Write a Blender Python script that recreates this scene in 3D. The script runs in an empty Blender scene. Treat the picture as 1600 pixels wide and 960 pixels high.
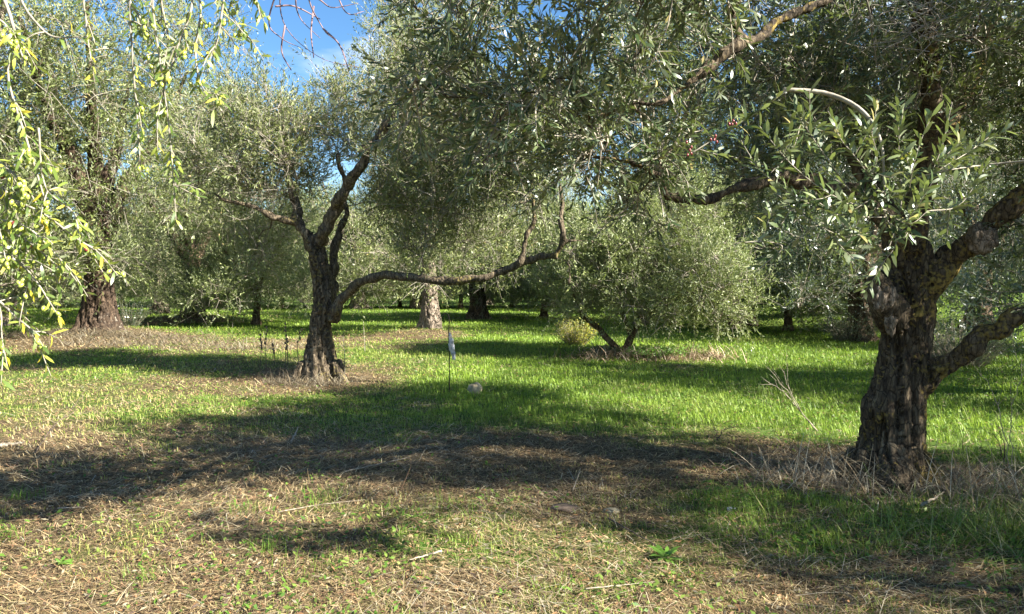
import bpy, math, numpy as np
from mathutils import Vector, Matrix

R = math.radians
scene = bpy.context.scene
COL = scene.collection

# ------------------------------------------------------------------ camera
CAM_H = 1.6
F_PX, CX, CY, HORIZON = 1156.0, 800.0, 480.0, 440.0
PITCH = math.atan((CY - HORIZON) / F_PX)
cam_data = bpy.data.cameras.new('camera')
cam_data.sensor_width = 36.0
cam_data.lens = 26.0
cam_data.clip_start = 0.05
cam_data.clip_end = 3000
cam = bpy.data.objects.new('camera', cam_data)
COL.objects.link(cam)
cam.location = (0, 0, CAM_H)
cam.rotation_euler = (R(90) - PITCH, 0, 0)
scene.camera = cam

# ------------------------------------------------------------------ sky and sun
SUN_EL, SUN_AZ = R(34), R(115)          # azimuth clockwise from +Y
world = bpy.data.worlds.new("World")
scene.world = world
world.use_nodes = True
nt = world.node_tree
nt.nodes.clear()
sky = nt.nodes.new('ShaderNodeTexSky')
sky.sky_type = 'NISHITA'
sky.sun_disc = False
sky.sun_elevation = SUN_EL
sky.sun_rotation = SUN_AZ
sky.air_density = 1.0
sky.dust_density = 0.3
sky.ozone_density = 3.0
bg = nt.nodes.new('ShaderNodeBackground')
bg.inputs['Strength'].default_value = 0.05
wo = nt.nodes.new('ShaderNodeOutputWorld')
# low white clouds
tc = nt.nodes.new('ShaderNodeTexCoord')
mp = nt.nodes.new('ShaderNodeMapping'); mp.inputs['Scale'].default_value = (1, 1, 3.2)
cn = nt.nodes.new('ShaderNodeTexNoise'); cn.inputs['Scale'].default_value = 3.0; cn.inputs['Detail'].default_value = 7
cr = nt.nodes.new('ShaderNodeValToRGB')
cr.color_ramp.elements[0].position = 0.55; cr.color_ramp.elements[0].color = (0, 0, 0, 1)
cr.color_ramp.elements[1].position = 0.72; cr.color_ramp.elements[1].color = (.6, .6, .6, 1)
mx = nt.nodes.new('ShaderNodeMixRGB'); mx.inputs['Color2'].default_value = (7.5, 7.8, 8.2, 1)
hs = nt.nodes.new('ShaderNodeHueSaturation'); hs.inputs['Saturation'].default_value = 1.2
nt.links.new(tc.outputs['Generated'], mp.inputs[0]); nt.links.new(mp.outputs[0], cn.inputs['Vector'])
nt.links.new(cn.outputs[0], cr.inputs[0]); nt.links.new(cr.outputs[0], mx.inputs['Fac'])
nt.links.new(sky.outputs[0], hs.inputs['Color'])
nt.links.new(hs.outputs[0], mx.inputs['Color1']); nt.links.new(mx.outputs[0], bg.inputs[0]); nt.links.new(bg.outputs[0], wo.inputs[0])

sd = bpy.data.lights.new('sun', 'SUN')
sd.energy = 5.0
sd.angle = R(0.53)
sd.color = (1.0, 0.95, 0.86)
sun = bpy.data.objects.new('sun', sd)
COL.objects.link(sun)
SUN_DIR = Vector((math.sin(SUN_AZ) * math.cos(SUN_EL), math.cos(SUN_AZ) * math.cos(SUN_EL), math.sin(SUN_EL)))
sun.rotation_euler = (-SUN_DIR).to_track_quat('-Z', 'Y').to_euler()
sun.location = SUN_DIR * 60

scene.view_settings.view_transform = 'Standard'
scene.view_settings.look = 'None'
scene.view_settings.gamma = 1
scene.view_settings.exposure = 2.2
scene.cycles.max_bounces = 6
scene.cycles.diffuse_bounces = 3
scene.cycles.glossy_bounces = 2
scene.cycles.transmission_bounces = 3
scene.cycles.transparent_max_bounces = 4
scene.cycles.sample_clamp_indirect = 4

# ------------------------------------------------------------------ helpers
def Pt(px, py, Y):
    """The point at ground distance Y that stands at this place of the picture."""
    u = (px - CX) / F_PX; v = (CY - py) / F_PX
    dy = math.cos(PITCH) + v * math.sin(PITCH)
    dz = -math.sin(PITCH) + v * math.cos(PITCH)
    return np.array([u / dy * Y, Y, CAM_H + dz / dy * Y])

def _h(ix, iy, iz, seed):
    n = (ix * 374761393 + iy * 668265263 + iz * 2147483647 + seed * 1274126177) & 0xFFFFFFFF
    n = ((n ^ (n >> 13)) * 1274126177) & 0xFFFFFFFF
    n = n ^ (n >> 16)
    return (n & 0xFFFF) / 65535.0

def vnoise(p, seed=0):
    p = np.asarray(p, dtype=np.float64)
    i = np.floor(p).astype(np.int64); f = p - i
    f = f * f * (3 - 2 * f)
    out = 0
    for dx in (0, 1):
        for dy in (0, 1):
            for dz in (0, 1):
                w = (f[:, 0] if dx else 1 - f[:, 0]) * (f[:, 1] if dy else 1 - f[:, 1]) * (f[:, 2] if dz else 1 - f[:, 2])
                out = out + w * _h(i[:, 0] + dx, i[:, 1] + dy, i[:, 2] + dz, seed)
    return out

def fbm(p, octv=3, seed=0):
    p = np.asarray(p, dtype=np.float64); a, s, t = 1.0, 0, 0
    for k in range(octv):
        s = s + a * vnoise(p * 2 ** k, seed + k * 17); t += a; a *= 0.5
    return s / t

def noise2(x, y, sc, seed=0, octv=3):
    return fbm(np.stack([x * sc + 100, y * sc + 100, np.full_like(x, 0.5)], 1), octv, seed)

def sm(x, a, b):
    t = np.clip((x - a) / (b - a), 0, 1); return t * t * (3 - 2 * t)

def nrm(v):
    return v / np.maximum(np.linalg.norm(v, axis=-1, keepdims=True), 1e-9)

def ground_z(x, y):
    x = np.asarray(x, dtype=np.float64); y = np.asarray(y, dtype=np.float64)
    sh = x.shape; x = x.ravel(); y = y.ravel()
    z = 0.10 * (noise2(x, y, 0.22, 3) - 0.5) * 2 * sm(np.hypot(x, y), 1, 6)
    z += 0.05 * (noise2(x, y, 1.1, 5) - 0.5)
    z += 2.6 * sm(x, 7, 26) * sm(y, 14, 42)
    z += 1.5 * sm(y, 45, 110)
    for bx, by, r, hgt in MOUNDS:
        d = np.hypot(x - bx, y - by)
        z += hgt * np.exp(-(d / r) ** 2)
    return z.reshape(sh)
MOUNDS = [(3.2, 6.1, 1.3, -0.05), (-3.1, 12.1, 1.3, -0.04), (-12, 21.8, 2.5, 0.2), (-2.6, 23, 2.0, 0.18), (-13.4, 31, 2.5, 0.2), (2.3, 15.7, 1.5, 0.05)]
def gz(x, y): return float(ground_z(np.array([x]), np.array([y]))[0])

def mesh_from(name, V, faces, mat=None, smooth=False, col=None, rnd=None):
    """faces: list of int arrays (n,k)."""
    me = bpy.data.meshes.new(name)
    V = np.ascontiguousarray(V, dtype=np.float32)
    me.vertices.add(len(V)); me.vertices.foreach_set('co', V.ravel())
    faces = [np.asarray(f, dtype=np.int32) for f in faces if len(f)]
    loops = np.concatenate([f.ravel() for f in faces])
    tot = np.concatenate([np.full(len(f), f.shape[1], dtype=np.int32) for f in faces])
    start = np.concatenate([[0], np.cumsum(tot)[:-1]]).astype(np.int32)
    me.loops.add(len(loops)); me.loops.foreach_set('vertex_index', loops)
    me.polygons.add(len(tot)); me.polygons.foreach_set('loop_start', start)
    me.polygons.foreach_set('loop_total', tot)
    if smooth: me.polygons.foreach_set('use_smooth', np.ones(len(tot), dtype=bool))
    if col is not None:
        a = me.attributes.new('Col', 'FLOAT_COLOR', 'POINT')
        c4 = np.ones((len(V), 4), dtype=np.float32); c4[:, :3] = col
        a.data.foreach_set('color', c4.ravel())
    if rnd is not None:
        a = me.attributes.new('rnd', 'FLOAT', 'POINT')
        a.data.foreach_set('value', np.ascontiguousarray(rnd, dtype=np.float32))
    if mat: me.materials.append(mat)
    me.update(calc_edges=True)
    return me

def obj(name, me, parent=None, loc=None, kind=None, label=None, cat=None, group=None):
    o = bpy.data.objects.new(name, me)
    COL.objects.link(o)
    if parent is not None: o.parent = parent
    if loc is not None: o.location = loc
    if kind: o['kind'] = kind
    if label: o['label'] = label
    if cat: o['category'] = cat
    if group: o['group'] = group
    return o

def thing(name, label, cat, loc, group=None, rz=0):
    o = obj(name, None, None, loc, None, label, cat, group)
    o.rotation_euler = (0, 0, rz)
    o.empty_display_size = 0.1
    return o

def smooth_line(P, n):
    """Catmull-Rom through the points (any number of columns)."""
    P = np.asarray(P, dtype=np.float64)
    if len(P) == 2:
        t = np.linspace(0, 1, n)[:, None]; return P[0] * (1 - t) + P[1] * t
    Q = np.vstack([2 * P[0] - P[1], P, 2 * P[-1] - P[-2]])
    t = np.linspace(0, len(P) - 1 - 1e-6, n); i = t.astype(int); f = (t - i)[:, None]
    a, b, c, d = Q[i], Q[i + 1], Q[i + 2], Q[i + 3]
    return 0.5 * ((2 * b) + (c - a) * f + (2 * a - 5 * b + 4 * c - d) * f ** 2 + (3 * b - a - 3 * c + d) * f ** 3)

def tube(C, r, k=8, caps=True):
    """One tube along C (n,3) with radii r (n,) -> V, [quads, tris]"""
    C = np.asarray(C, float); n = len(C); r = np.broadcast_to(np.asarray(r, float), (n,))
    T = nrm(np.gradient(C, axis=0))
    ref = np.array([0.13, 0.97, 0.2]) if abs(T[0][1]) < 0.85 else np.array([0.95, 0.1, 0.2])
    u = nrm(np.cross(ref, T[0])[None])[0]; U = [u]
    for i in range(1, n):
        u = u - T[i] * np.dot(u, T[i]); u = u / max(np.linalg.norm(u), 1e-9); U.append(u)
    U = np.array(U); W = np.cross(T, U)
    a = np.linspace(0, 2 * np.pi, k, endpoint=False)
    V = (C[:, None, :] + r[:, None, None] * (np.cos(a)[None, :, None] * U[:, None, :] + np.sin(a)[None, :, None] * W[:, None, :])).reshape(-1, 3)
    i = np.arange(n - 1)[:, None] * k; j = np.arange(k)[None, :]; j2 = (j + 1) % k
    Q = np.stack([i + j, i + j2, i + k + j2, i + k + j], -1).reshape(-1, 4)
    Tt = np.zeros((0, 3), int)
    if caps:
        V = np.vstack([V, C[0] - T[0] * r[0] * 0.3, C[-1] + T[-1] * r[-1] * 0.5])
        jj = np.arange(k); jn = (jj + 1) % k; m = n * k
        Tt = np.vstack([np.stack([jn, jj, np.full(k, m)], 1), np.stack([(n - 1) * k + jj, (n - 1) * k + jn, np.full(k, m + 1)], 1)])
    return V, Q, Tt

class Acc:
    def __init__(s): s.V = []; s.Q = []; s.T = []; s.n = 0; s.C = []; s.R = []
    def add(s, V, Q=None, T=None, col=None, rnd=None):
        s.V.append(V)
        if Q is not None and len(Q): s.Q.append(np.asarray(Q) + s.n)
        if T is not None and len(T): s.T.append(np.asarray(T) + s.n)
        if col is not None: s.C.append(np.broadcast_to(col, (len(V), 3)))
        if rnd is not None: s.R.append(np.broadcast_to(rnd, (len(V),)))
        s.n += len(V)
    def mesh(s, name, mat, smooth=True):
        f = []
        if s.Q: f.append(np.vstack(s.Q))
        if s.T: f.append(np.vstack(s.T))
        return mesh_from(name, np.vstack(s.V), f, mat, smooth, np.vstack(s.C) if s.C else None, np.concatenate(s.R) if s.R else None)

def many_tubes(A, B, C, ra, rb, k=3, seg=4):
    """Quadratic curves A->C with control B, N at once."""
    N = len(A); t = np.linspace(0, 1, seg)[None, :, None]
    P = (1 - t) ** 2 * A[:, None] + 2 * t * (1 - t) * B[:, None] + t ** 2 * C[:, None]
    T = nrm(2 * (1 - t) * (B - A)[:, None] + 2 * t * (C - B)[:, None] + 1e-7)
    ref = np.tile(np.array([0.2, 0.3, 0.93]), (N, seg, 1)); ref[np.abs(T[..., 2]) > 0.9] = (1, 0.1, 0)
    U = nrm(np.cross(T, ref)); W = np.cross(T, U)
    r = (np.asarray(ra).reshape(-1, 1) * (1 - t[..., 0]) + np.asarray(rb).reshape(-1, 1) * t[..., 0])
    a = np.linspace(0, 2 * np.pi, k, endpoint=False)
    V = P[:, :, None, :] + r[:, :, None, None] * (np.cos(a)[None, None, :, None] * U[:, :, None] + np.sin(a)[None, None, :, None] * W[:, :, None])
    V = V.reshape(-1, 3)
    b = np.arange(N)[:, None, None] * (seg * k) + np.arange(seg - 1)[None, :, None] * k
    j = np.arange(k)[None, None, :]; j2 = (j + 1) % k
    Q = np.stack([b + j, b + j2, b + k + j2, b + k + j], -1).reshape(-1, 4)
    return V, Q, P, T

def leaf_geo(B, D, N, L, W, detailed=False, curl=0.12):
    """N leaves at base B, along D, top side N -> V, Q, T"""
    n = len(B); D = nrm(D); S = nrm(np.cross(D, N)); N = np.cross(S, D)
    L = np.asarray(L).reshape(-1, 1); W = np.asarray(W).reshape(-1, 1) * 0.5
    if not detailed:
        V = np.stack([B, B + D * L * 0.5 + S * W, B + D * L - N * L * curl, B + D * L * 0.5 - S * W], 1).reshape(-1, 3)
        i = np.arange(n)[:, None] * 4
        return V, i + np.array([[0, 1, 2, 3]]), None
    V = np.stack([B, B + D * L * .3 + S * W * .9 + N * W * .25, B + D * L * .3 - S * W * .9 + N * W * .25,
                  B + D * L * .72 + S * W * .8 - N * L * curl * .4 + N * W * .25, B + D * L * .72 - S * W * .8 - N * L * curl * .4 + N * W * .25,
                  B + D * L - N * L * curl], 1).reshape(-1, 3)
    i = np.arange(n)[:, None] * 6
    Q = i + np.array([[2, 1, 3, 4]])
    T = np.vstack([i + np.array([[0, 1, 2]]), i + np.array([[4, 3, 5]])])
    return V, Q, T

# ------------------------------------------------------------------ materials
def new_mat(name):
    m = bpy.data.materials.new(name); m.use_nodes = True; m.node_tree.nodes.clear(); return m, m.node_tree
def N_(t, k, **kw):
    n = t.nodes.new(k)
    for a, b in kw.items(): setattr(n, a, b)
    return n
def ramp(t, src, stops):
    r = N_(t, 'ShaderNodeValToRGB'); e = r.color_ramp.elements
    while len(e) > 1: e.remove(e[-1])
    for k, (p, c) in enumerate(stops):
        x = e[0] if k == 0 else e.new(p)
        x.position = p; x.color = (*c, 1)
    t.links.new(src, r.inputs[0]); return r.outputs[0]
def mixc(t, fac, a, b, mode='MIX'):
    m = N_(t, 'ShaderNodeMixRGB', blend_type=mode)
    for i, s in ((0, fac), (1, a), (2, b)):
        if hasattr(s, 'links') or isinstance(s, bpy.types.NodeSocket): t.links.new(s, m.inputs[i])
        else: m.inputs[i].default_value = s if i == 0 else (*s, 1)
    return m.outputs[0]

def leaf_mat(name, top_stops, under, rough=0.38, transl=0.3, transl_col=(0.28, 0.36, 0.06), source='attr', spec=0.5):
    m, t = new_mat(name)
    if source == 'attr': a = N_(t, 'ShaderNodeAttribute', attribute_name='rnd').outputs['Fac']
    else: a = N_(t, 'ShaderNodeObjectInfo').outputs['Random']
    top = ramp(t, a, top_stops)
    geo = N_(t, 'ShaderNodeNewGeometry')
    c = mixc(t, geo.outputs['Backfacing'], top, under)
    p = N_(t, 'ShaderNodeBsdfPrincipled')
    p.inputs['Roughness'].default_value = rough
    p.inputs['Specular IOR Level'].default_value = spec
    t.links.new(c, p.inputs['Base Color'])
    tr = N_(t, 'ShaderNodeBsdfTranslucent')
    t.links.new(mixc(t, 0.6, top, transl_col), tr.inputs[0])
    ms = N_(t, 'ShaderNodeMixShader'); ms.inputs[0].default_value = transl
    o = N_(t, 'ShaderNodeOutputMaterial')
    t.links.new(p.outputs[0], ms.inputs[1]); t.links.new(tr.outputs[0], ms.inputs[2]); t.links.new(ms.outputs[0], o.inputs[0])
    return m

M_LEAF = leaf_mat('olive_leaf', [(0, (0.025, 0.048, 0.014)), (0.55, (0.055, 0.085, 0.028)), (0.9, (0.14, 0.165, 0.065)), (1, (0.28, 0.23, 0.08))], (0.18, 0.21, 0.12), 0.38, 0.15, spec=.45)
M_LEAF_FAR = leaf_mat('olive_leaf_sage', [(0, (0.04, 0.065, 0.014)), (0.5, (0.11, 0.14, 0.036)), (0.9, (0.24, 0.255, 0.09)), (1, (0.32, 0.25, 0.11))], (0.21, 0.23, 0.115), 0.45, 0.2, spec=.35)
M_LEAF_SILVER_LIT = leaf_mat('olive_leaf_silver_lit', [(0, (0.08, 0.115, 0.03)), (0.5, (0.18, 0.22, 0.075)), (1, (0.36, 0.38, 0.16))], (0.31, 0.34, 0.19), 0.45, 0.25, spec=.4)  # silver leaf; its paleness also paints sunlight on dim far crowns
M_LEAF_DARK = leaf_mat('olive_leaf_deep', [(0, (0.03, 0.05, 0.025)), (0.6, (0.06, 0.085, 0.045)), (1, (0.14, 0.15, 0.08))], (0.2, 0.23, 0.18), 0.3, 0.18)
M_LEAF_NEAR = leaf_mat('olive_leaf_spray', [(0, (0.07, 0.10, 0.035)), (0.6, (0.13, 0.17, 0.065)), (0.93, (0.2, 0.23, 0.10)), (1, (0.5, 0.42, 0.05))], (0.27, 0.30, 0.20), 0.45, 0.25, source='obj', spec=.4)
M_LEAF_YEL = leaf_mat('olive_leaf_yellowing', [(0, (0.08, 0.14, 0.02)), (0.45, (0.22, 0.28, 0.05)), (0.8, (0.34, 0.36, 0.06)), (0.93, (0.5, 0.42, 0.04)), (1, (0.65, 0.48, 0.03))], (0.24, 0.29, 0.10), 0.45, 0.33, (0.5, 0.6, 0.08), source='obj')
M_LEAF_YEL_A = leaf_mat('olive_leaf_green_mass', [(0, (0.05, 0.09, 0.02)), (0.6, (0.11, 0.16, 0.035)), (0.9, (0.3, 0.33, 0.06)), (1, (0.6, 0.48, 0.04))], (0.28, 0.31, 0.18), 0.36, 0.35, (0.5, 0.6, 0.08))
M_SHRUB = leaf_mat('shrub_leaf', [(0, (0.12, 0.22, 0.03)), (0.5, (0.32, 0.36, 0.05)), (1, (0.55, 0.42, 0.05))], (0.35, 0.38, 0.12), 0.5, 0.35, (0.5, 0.5, 0.05))
M_WEED = leaf_mat('weed_leaf', [(0, (0.08, 0.17, 0.02)), (1, (0.16, 0.30, 0.04))], (0.16, 0.25, 0.08), 0.45, 0.35, (0.3, 0.55, 0.05), source='obj')

def col_mat(name, rough=0.6, transl=0.35, spec=0.3):
    m, t = new_mat(name)
    a = N_(t, 'ShaderNodeAttribute', attribute_name='Col').outputs['Color']
    p = N_(t, 'ShaderNodeBsdfPrincipled'); p.inputs['Roughness'].default_value = rough
    p.inputs['Specular IOR Level'].default_value = spec
    t.links.new(a, p.inputs['Base Color'])
    tr = N_(t, 'ShaderNodeBsdfTranslucent'); t.links.new(a, tr.inputs[0])
    ms = N_(t, 'ShaderNodeMixShader'); ms.inputs[0].default_value = transl
    o = N_(t, 'ShaderNodeOutputMaterial')
    t.links.new(p.outputs[0], ms.inputs[1]); t.links.new(tr.outputs[0], ms.inputs[2]); t.links.new(ms.outputs[0], o.inputs[0])
    return m
M_GRASS = col_mat('grass_blade', 0.5, 0.4, 0.35)
M_STRAW = col_mat('dry_straw', 0.7, 0.15, 0.2)

def bark_mat(name, dark, mid, light, lichen, lichen_amt, scale=1.0, bump=0.6, sunny=False):
    m, t = new_mat(name)
    tcx = N_(t, 'ShaderNodeTexCoord')
    mp1 = N_(t, 'ShaderNodeMapping'); mp1.inputs['Scale'].default_value = (scale, scale, scale * 0.32)
    t.links.new(tcx.outputs['Object'], mp1.inputs[0])
    n1 = N_(t, 'ShaderNodeTexNoise'); n1.inputs['Scale'].default_value = 22; n1.inputs['Detail'].default_value = 9; n1.inputs['Roughness'].default_value = 0.7; n1.inputs['Distortion'].default_value = 0.6
    v1 = N_(t, 'ShaderNodeTexVoronoi'); v1.inputs['Scale'].default_value = 24; v1.feature = 'DISTANCE_TO_EDGE'
    for n in (n1, v1): t.links.new(mp1.outputs[0], n.inputs['Vector'])
    n2 = N_(t, 'ShaderNodeTexNoise'); n2.inputs['Scale'].default_value = 3.5 * scale; n2.inputs['Detail'].default_value = 5
    n3 = N_(t, 'ShaderNodeTexNoise'); n3.inputs['Scale'].default_value = 28 * scale; n3.inputs['Detail'].default_value = 4
    for n in (n2, n3): t.links.new(tcx.outputs['Object'], n.inputs['Vector'])
    c = ramp(t, n1.outputs[0], [(0.32, dark), (0.5, mid), (0.68, light)])
    c = mixc(t, ramp(t, n2.outputs[0], [(0.42, (0, 0, 0)), (0.62, (0.55, 0.55, 0.55))]), c, dark)
    c = mixc(t, ramp(t, v1.outputs['Distance'], [(0.0, (.85, .85, .85)), (0.09, (0, 0, 0))]), c, tuple(q * .4 for q in dark))
    l1 = N_(t, 'ShaderNodeMath', operation='MULTIPLY'); t.links.new(n2.outputs[0], l1.inputs[0]); t.links.new(n3.outputs[0], l1.inputs[1])
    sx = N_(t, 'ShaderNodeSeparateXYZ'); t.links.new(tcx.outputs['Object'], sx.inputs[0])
    mr = N_(t, 'ShaderNodeMapRange'); mr.inputs['From Min'].default_value = -.02; mr.inputs['From Max'].default_value = .3; mr.inputs['To Min'].default_value = -.03; mr.inputs['To Max'].default_value = .05 if sunny else -.03  # when sunny, lichen gold also paints the trunk's sunlit right side
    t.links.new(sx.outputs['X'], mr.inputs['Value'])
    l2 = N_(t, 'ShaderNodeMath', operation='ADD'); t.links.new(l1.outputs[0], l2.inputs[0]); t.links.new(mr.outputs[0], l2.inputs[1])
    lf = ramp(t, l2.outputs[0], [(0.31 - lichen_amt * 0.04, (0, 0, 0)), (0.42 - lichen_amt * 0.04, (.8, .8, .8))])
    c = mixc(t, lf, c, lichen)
    p = N_(t, 'ShaderNodeBsdfPrincipled'); p.inputs['Roughness'].default_value = 0.88; p.inputs['Specular IOR Level'].default_value = 0.2
    t.links.new(c, p.inputs['Base Color'])
    hsum = N_(t, 'ShaderNodeMath', operation='ADD'); t.links.new(n1.outputs[0], hsum.inputs[0]); t.links.new(v1.outputs['Distance'], hsum.inputs[1])
    bp = N_(t, 'ShaderNodeBump'); bp.inputs['Strength'].default_value = bump; bp.inputs['Distance'].default_value = 0.03
    t.links.new(hsum.outputs[0], bp.inputs['Height']); t.links.new(bp.outputs[0], p.inputs['Normal'])
    o = N_(t, 'ShaderNodeOutputMaterial'); t.links.new(p.outputs[0], o.inputs[0])
    return m
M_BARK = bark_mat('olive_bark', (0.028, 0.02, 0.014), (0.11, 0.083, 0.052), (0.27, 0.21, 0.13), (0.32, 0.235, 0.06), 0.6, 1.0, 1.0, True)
M_BARK2 = bark_mat('olive_bark_mossy', (0.035, 0.027, 0.018), (0.13, 0.10, 0.065), (0.29, 0.235, 0.15), (0.26, 0.21, 0.07), 0.8, 0.8, 0.9)
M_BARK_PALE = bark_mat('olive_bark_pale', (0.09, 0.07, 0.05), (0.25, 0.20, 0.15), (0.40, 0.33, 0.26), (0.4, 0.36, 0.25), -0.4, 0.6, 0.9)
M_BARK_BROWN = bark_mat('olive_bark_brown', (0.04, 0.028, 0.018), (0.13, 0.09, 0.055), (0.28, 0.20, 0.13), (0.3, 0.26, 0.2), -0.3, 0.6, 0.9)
M_WOOD = bark_mat('cut_wood', (0.06, 0.045, 0.03), (0.26, 0.20, 0.14), (0.48, 0.40, 0.30), (0.3, 0.26, 0.2), -0.6, 1.2, 0.7)

def plain_mat(name, a, b, scale=20, rough=0.7, bump=0.3, metallic=0.0, transmission=0.0):
    m, t = new_mat(name)
    tcx = N_(t, 'ShaderNodeTexCoord')
    n = N_(t, 'ShaderNodeTexNoise'); n.inputs['Scale'].default_value = scale; n.inputs['Detail'].default_value = 6
    t.links.new(tcx.outputs['Object'], n.inputs['Vector'])
    c = ramp(t, n.outputs[0], [(0.35, a), (0.65, b)])
    p = N_(t, 'ShaderNodeBsdfPrincipled'); p.inputs['Roughness'].default_value = rough; p.inputs['Metallic'].default_value = metallic
    t.links.new(c, p.inputs['Base Color'])
    bp = N_(t, 'ShaderNodeBump'); bp.inputs['Strength'].default_value = bump; bp.inputs['Distance'].default_value = 0.01
    t.links.new(n.outputs[0], bp.inputs['Height']); t.links.new(bp.outputs[0], p.inputs['Normal'])
    o = N_(t, 'ShaderNodeOutputMaterial'); t.links.new(p.outputs[0], o.inputs[0])
    return m
M_TWIG = plain_mat('twig_bark', (0.17, 0.15, 0.11), (0.34, 0.30, 0.23), 30, 0.8)
M_TWIG_GREY = plain_mat('dead_twig', (0.19, 0.16, 0.12), (0.36, 0.31, 0.24), 30, 0.8)
M_TWIG_PURPLE = plain_mat('bare_shoot', (0.13, 0.08, 0.085), (0.24, 0.16, 0.16), 30, 0.7)
M_STICK = plain_mat('weathered_stick', (0.16, 0.13, 0.09), (0.36, 0.31, 0.23), 25, 0.85)
M_STICK_DARK = plain_mat('dark_stick', (0.05, 0.035, 0.025), (0.14, 0.10, 0.07), 25, 0.85)
M_STONE = plain_mat('pale_stone', (0.20, 0.16, 0.09), (0.44, 0.38, 0.24), 9, 0.9, 0.6)
M_PLASTIC = plain_mat('white_plastic', (0.55, 0.56, 0.58), (0.8, 0.81, 0.82), 12, 0.35, 0.4)
M_ROD = plain_mat('rusty_black_metal', (0.015, 0.013, 0.012), (0.05, 0.035, 0.025), 40, 0.6, 0.2, 0.5)
M_OLIVE_Y = plain_mat('green_olive_skin', (0.22, 0.30, 0.05), (0.36, 0.40, 0.08), 60, 0.3, 0.05)
M_OLIVE_R = plain_mat('ripening_olive_skin', (0.09, 0.015, 0.02), (0.22, 0.04, 0.035), 60, 0.28, 0.05)
M_SEED = plain_mat('dry_seed_head', (0.09, 0.06, 0.04), (0.2, 0.15, 0.1), 60, 0.9)

# ------------------------------------------------------------------ ground
def greenness(x, y):
    n = noise2(x, y, 0.45, 11) - 0.5
    n2 = noise2(x, y, 1.6, 23) - 0.5
    g = 0.30 + 0 * x
    right = sm(x + 0.25 * n * 8, -2.2, 0.8)
    g += 0.82 * right * sm(y + 2.2 * n, 6.9, 8.2)
    g += (1 - right) * (0.34 * sm(y, 7.2, 9.0) + 0.25 * sm(y, 13.5, 16))
    g += 0.5 * sm(x, 1.0, 1.8) * (1 - sm(y, 5.3, 6.0)) * sm(y, 4.0, 4.5)      # lush strip before the near trunk
    g += 0.5 * sm(x, 4.0, 4.6) * sm(y, 6.0, 7.0)
    for bx, by, r, a in ((3.1, 6.0, 1.1, .6), (-2.6, 21.5, 1.9, .75), (-13, 29.5, 2.2, .8), (-3.3, 12.2, 1.2, .4), (-11.5, 19.8, 3.6, .9), (-6.5, 17.5, 2.4, .55), (-3.3, 12.0, 1.2, .35), (2.3, 15.5, 0.8, .35), (-4.5, 19.5, 2.5, .25), (3.5, 14.2, 0.9, .2)):
        g -= a * np.exp(-(np.hypot(x - bx, (y - by)) / r) ** 2)
    g += 1.3 * n * 0.8 + 1.0 * n2 * 0.7
    return np.clip(g, 0.03, 1.0)

def make_ground():
    k = 240
    t = np.linspace(-5.7, 5.7, k)
    xs = 2.6 * np.sinh(t) * 0.85; ys = 2.6 * np.sinh(t) * 0.85 + 6.5
    X, Y = np.meshgrid(xs, ys, indexing='xy')
    x = X.ravel(); y = Y.ravel()
    z = ground_z(x, y)
    g = greenness(x, y)
    i = np.arange(k - 1)[:, None] * k + np.arange(k - 1)[None, :]
    i = i.ravel()
    F = np.stack([i, i + 1, i + k + 1, i + k], 1)
    m, tr = new_mat('grove_ground')
    a = N_(tr, 'ShaderNodeAttribute', attribute_name='rnd').outputs['Fac']
    tcx = N_(tr, 'ShaderNodeTexCoord')
    n1 = N_(tr, 'ShaderNodeTexNoise'); n1.inputs['Scale'].default_value = 28; n1.inputs['Detail'].default_value = 10; n1.inputs['Roughness'].default_value = 0.75
    n2 = N_(tr, 'ShaderNodeTexNoise'); n2.inputs['Scale'].default_value = 2.2; n2.inputs['Detail'].default_value = 8
    for n in (n1, n2): tr.links.new(tcx.outputs['Object'], n.inputs['Vector'])
    dry = ramp(tr, n1.outputs[0], [(0.35, (0.035, 0.025, 0.015)), (0.52, (0.12, 0.09, 0.05)), (0.7, (0.27, 0.21, 0.12))])
    dry2 = dry; grn = ramp(tr, n1.outputs[0], [(0.3, (0.03, 0.05, 0.012)), (0.5, (0.07, 0.12, 0.02)), (0.7, (0.14, 0.20, 0.04))])
    ad = N_(tr, 'ShaderNodeMath', operation='ADD'); tr.links.new(a, ad.inputs[0])
    mu = N_(tr, 'ShaderNodeMath', operation='MULTIPLY_ADD'); tr.links.new(n2.outputs[0], mu.inputs[0]); mu.inputs[1].default_value = 0.9; mu.inputs[2].default_value = -0.45
    tr.links.new(mu.outputs[0], ad.inputs[1])
    f = ramp(tr, ad.outputs[0], [(0.3, (0, 0, 0)), (0.65, (1, 1, 1))])
    c = mixc(tr, f, dry, grn)
    p = N_(tr, 'ShaderNodeBsdfPrincipled'); p.inputs['Roughness'].default_value = 0.95; p.inputs['Specular IOR Level'].default_value = 0.1
    tr.links.new(c, p.inputs['Base Color'])
    bp = N_(tr, 'ShaderNodeBump'); bp.inputs['Strength'].default_value = 0.9; bp.inputs['Distance'].default_value = 0.04
    tr.links.new(n1.outputs[0], bp.inputs['Height']); tr.links.new(bp.outputs[0], p.inputs['Normal'])
    o = N_(tr, 'ShaderNodeOutputMaterial'); tr.links.new(p.outputs[0], o.inputs[0])
    me = mesh_from('ground', np.stack([x, y, z], 1), [F], m, True, rnd=g)
    obj('ground', me, kind='structure')
make_ground()

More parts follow.
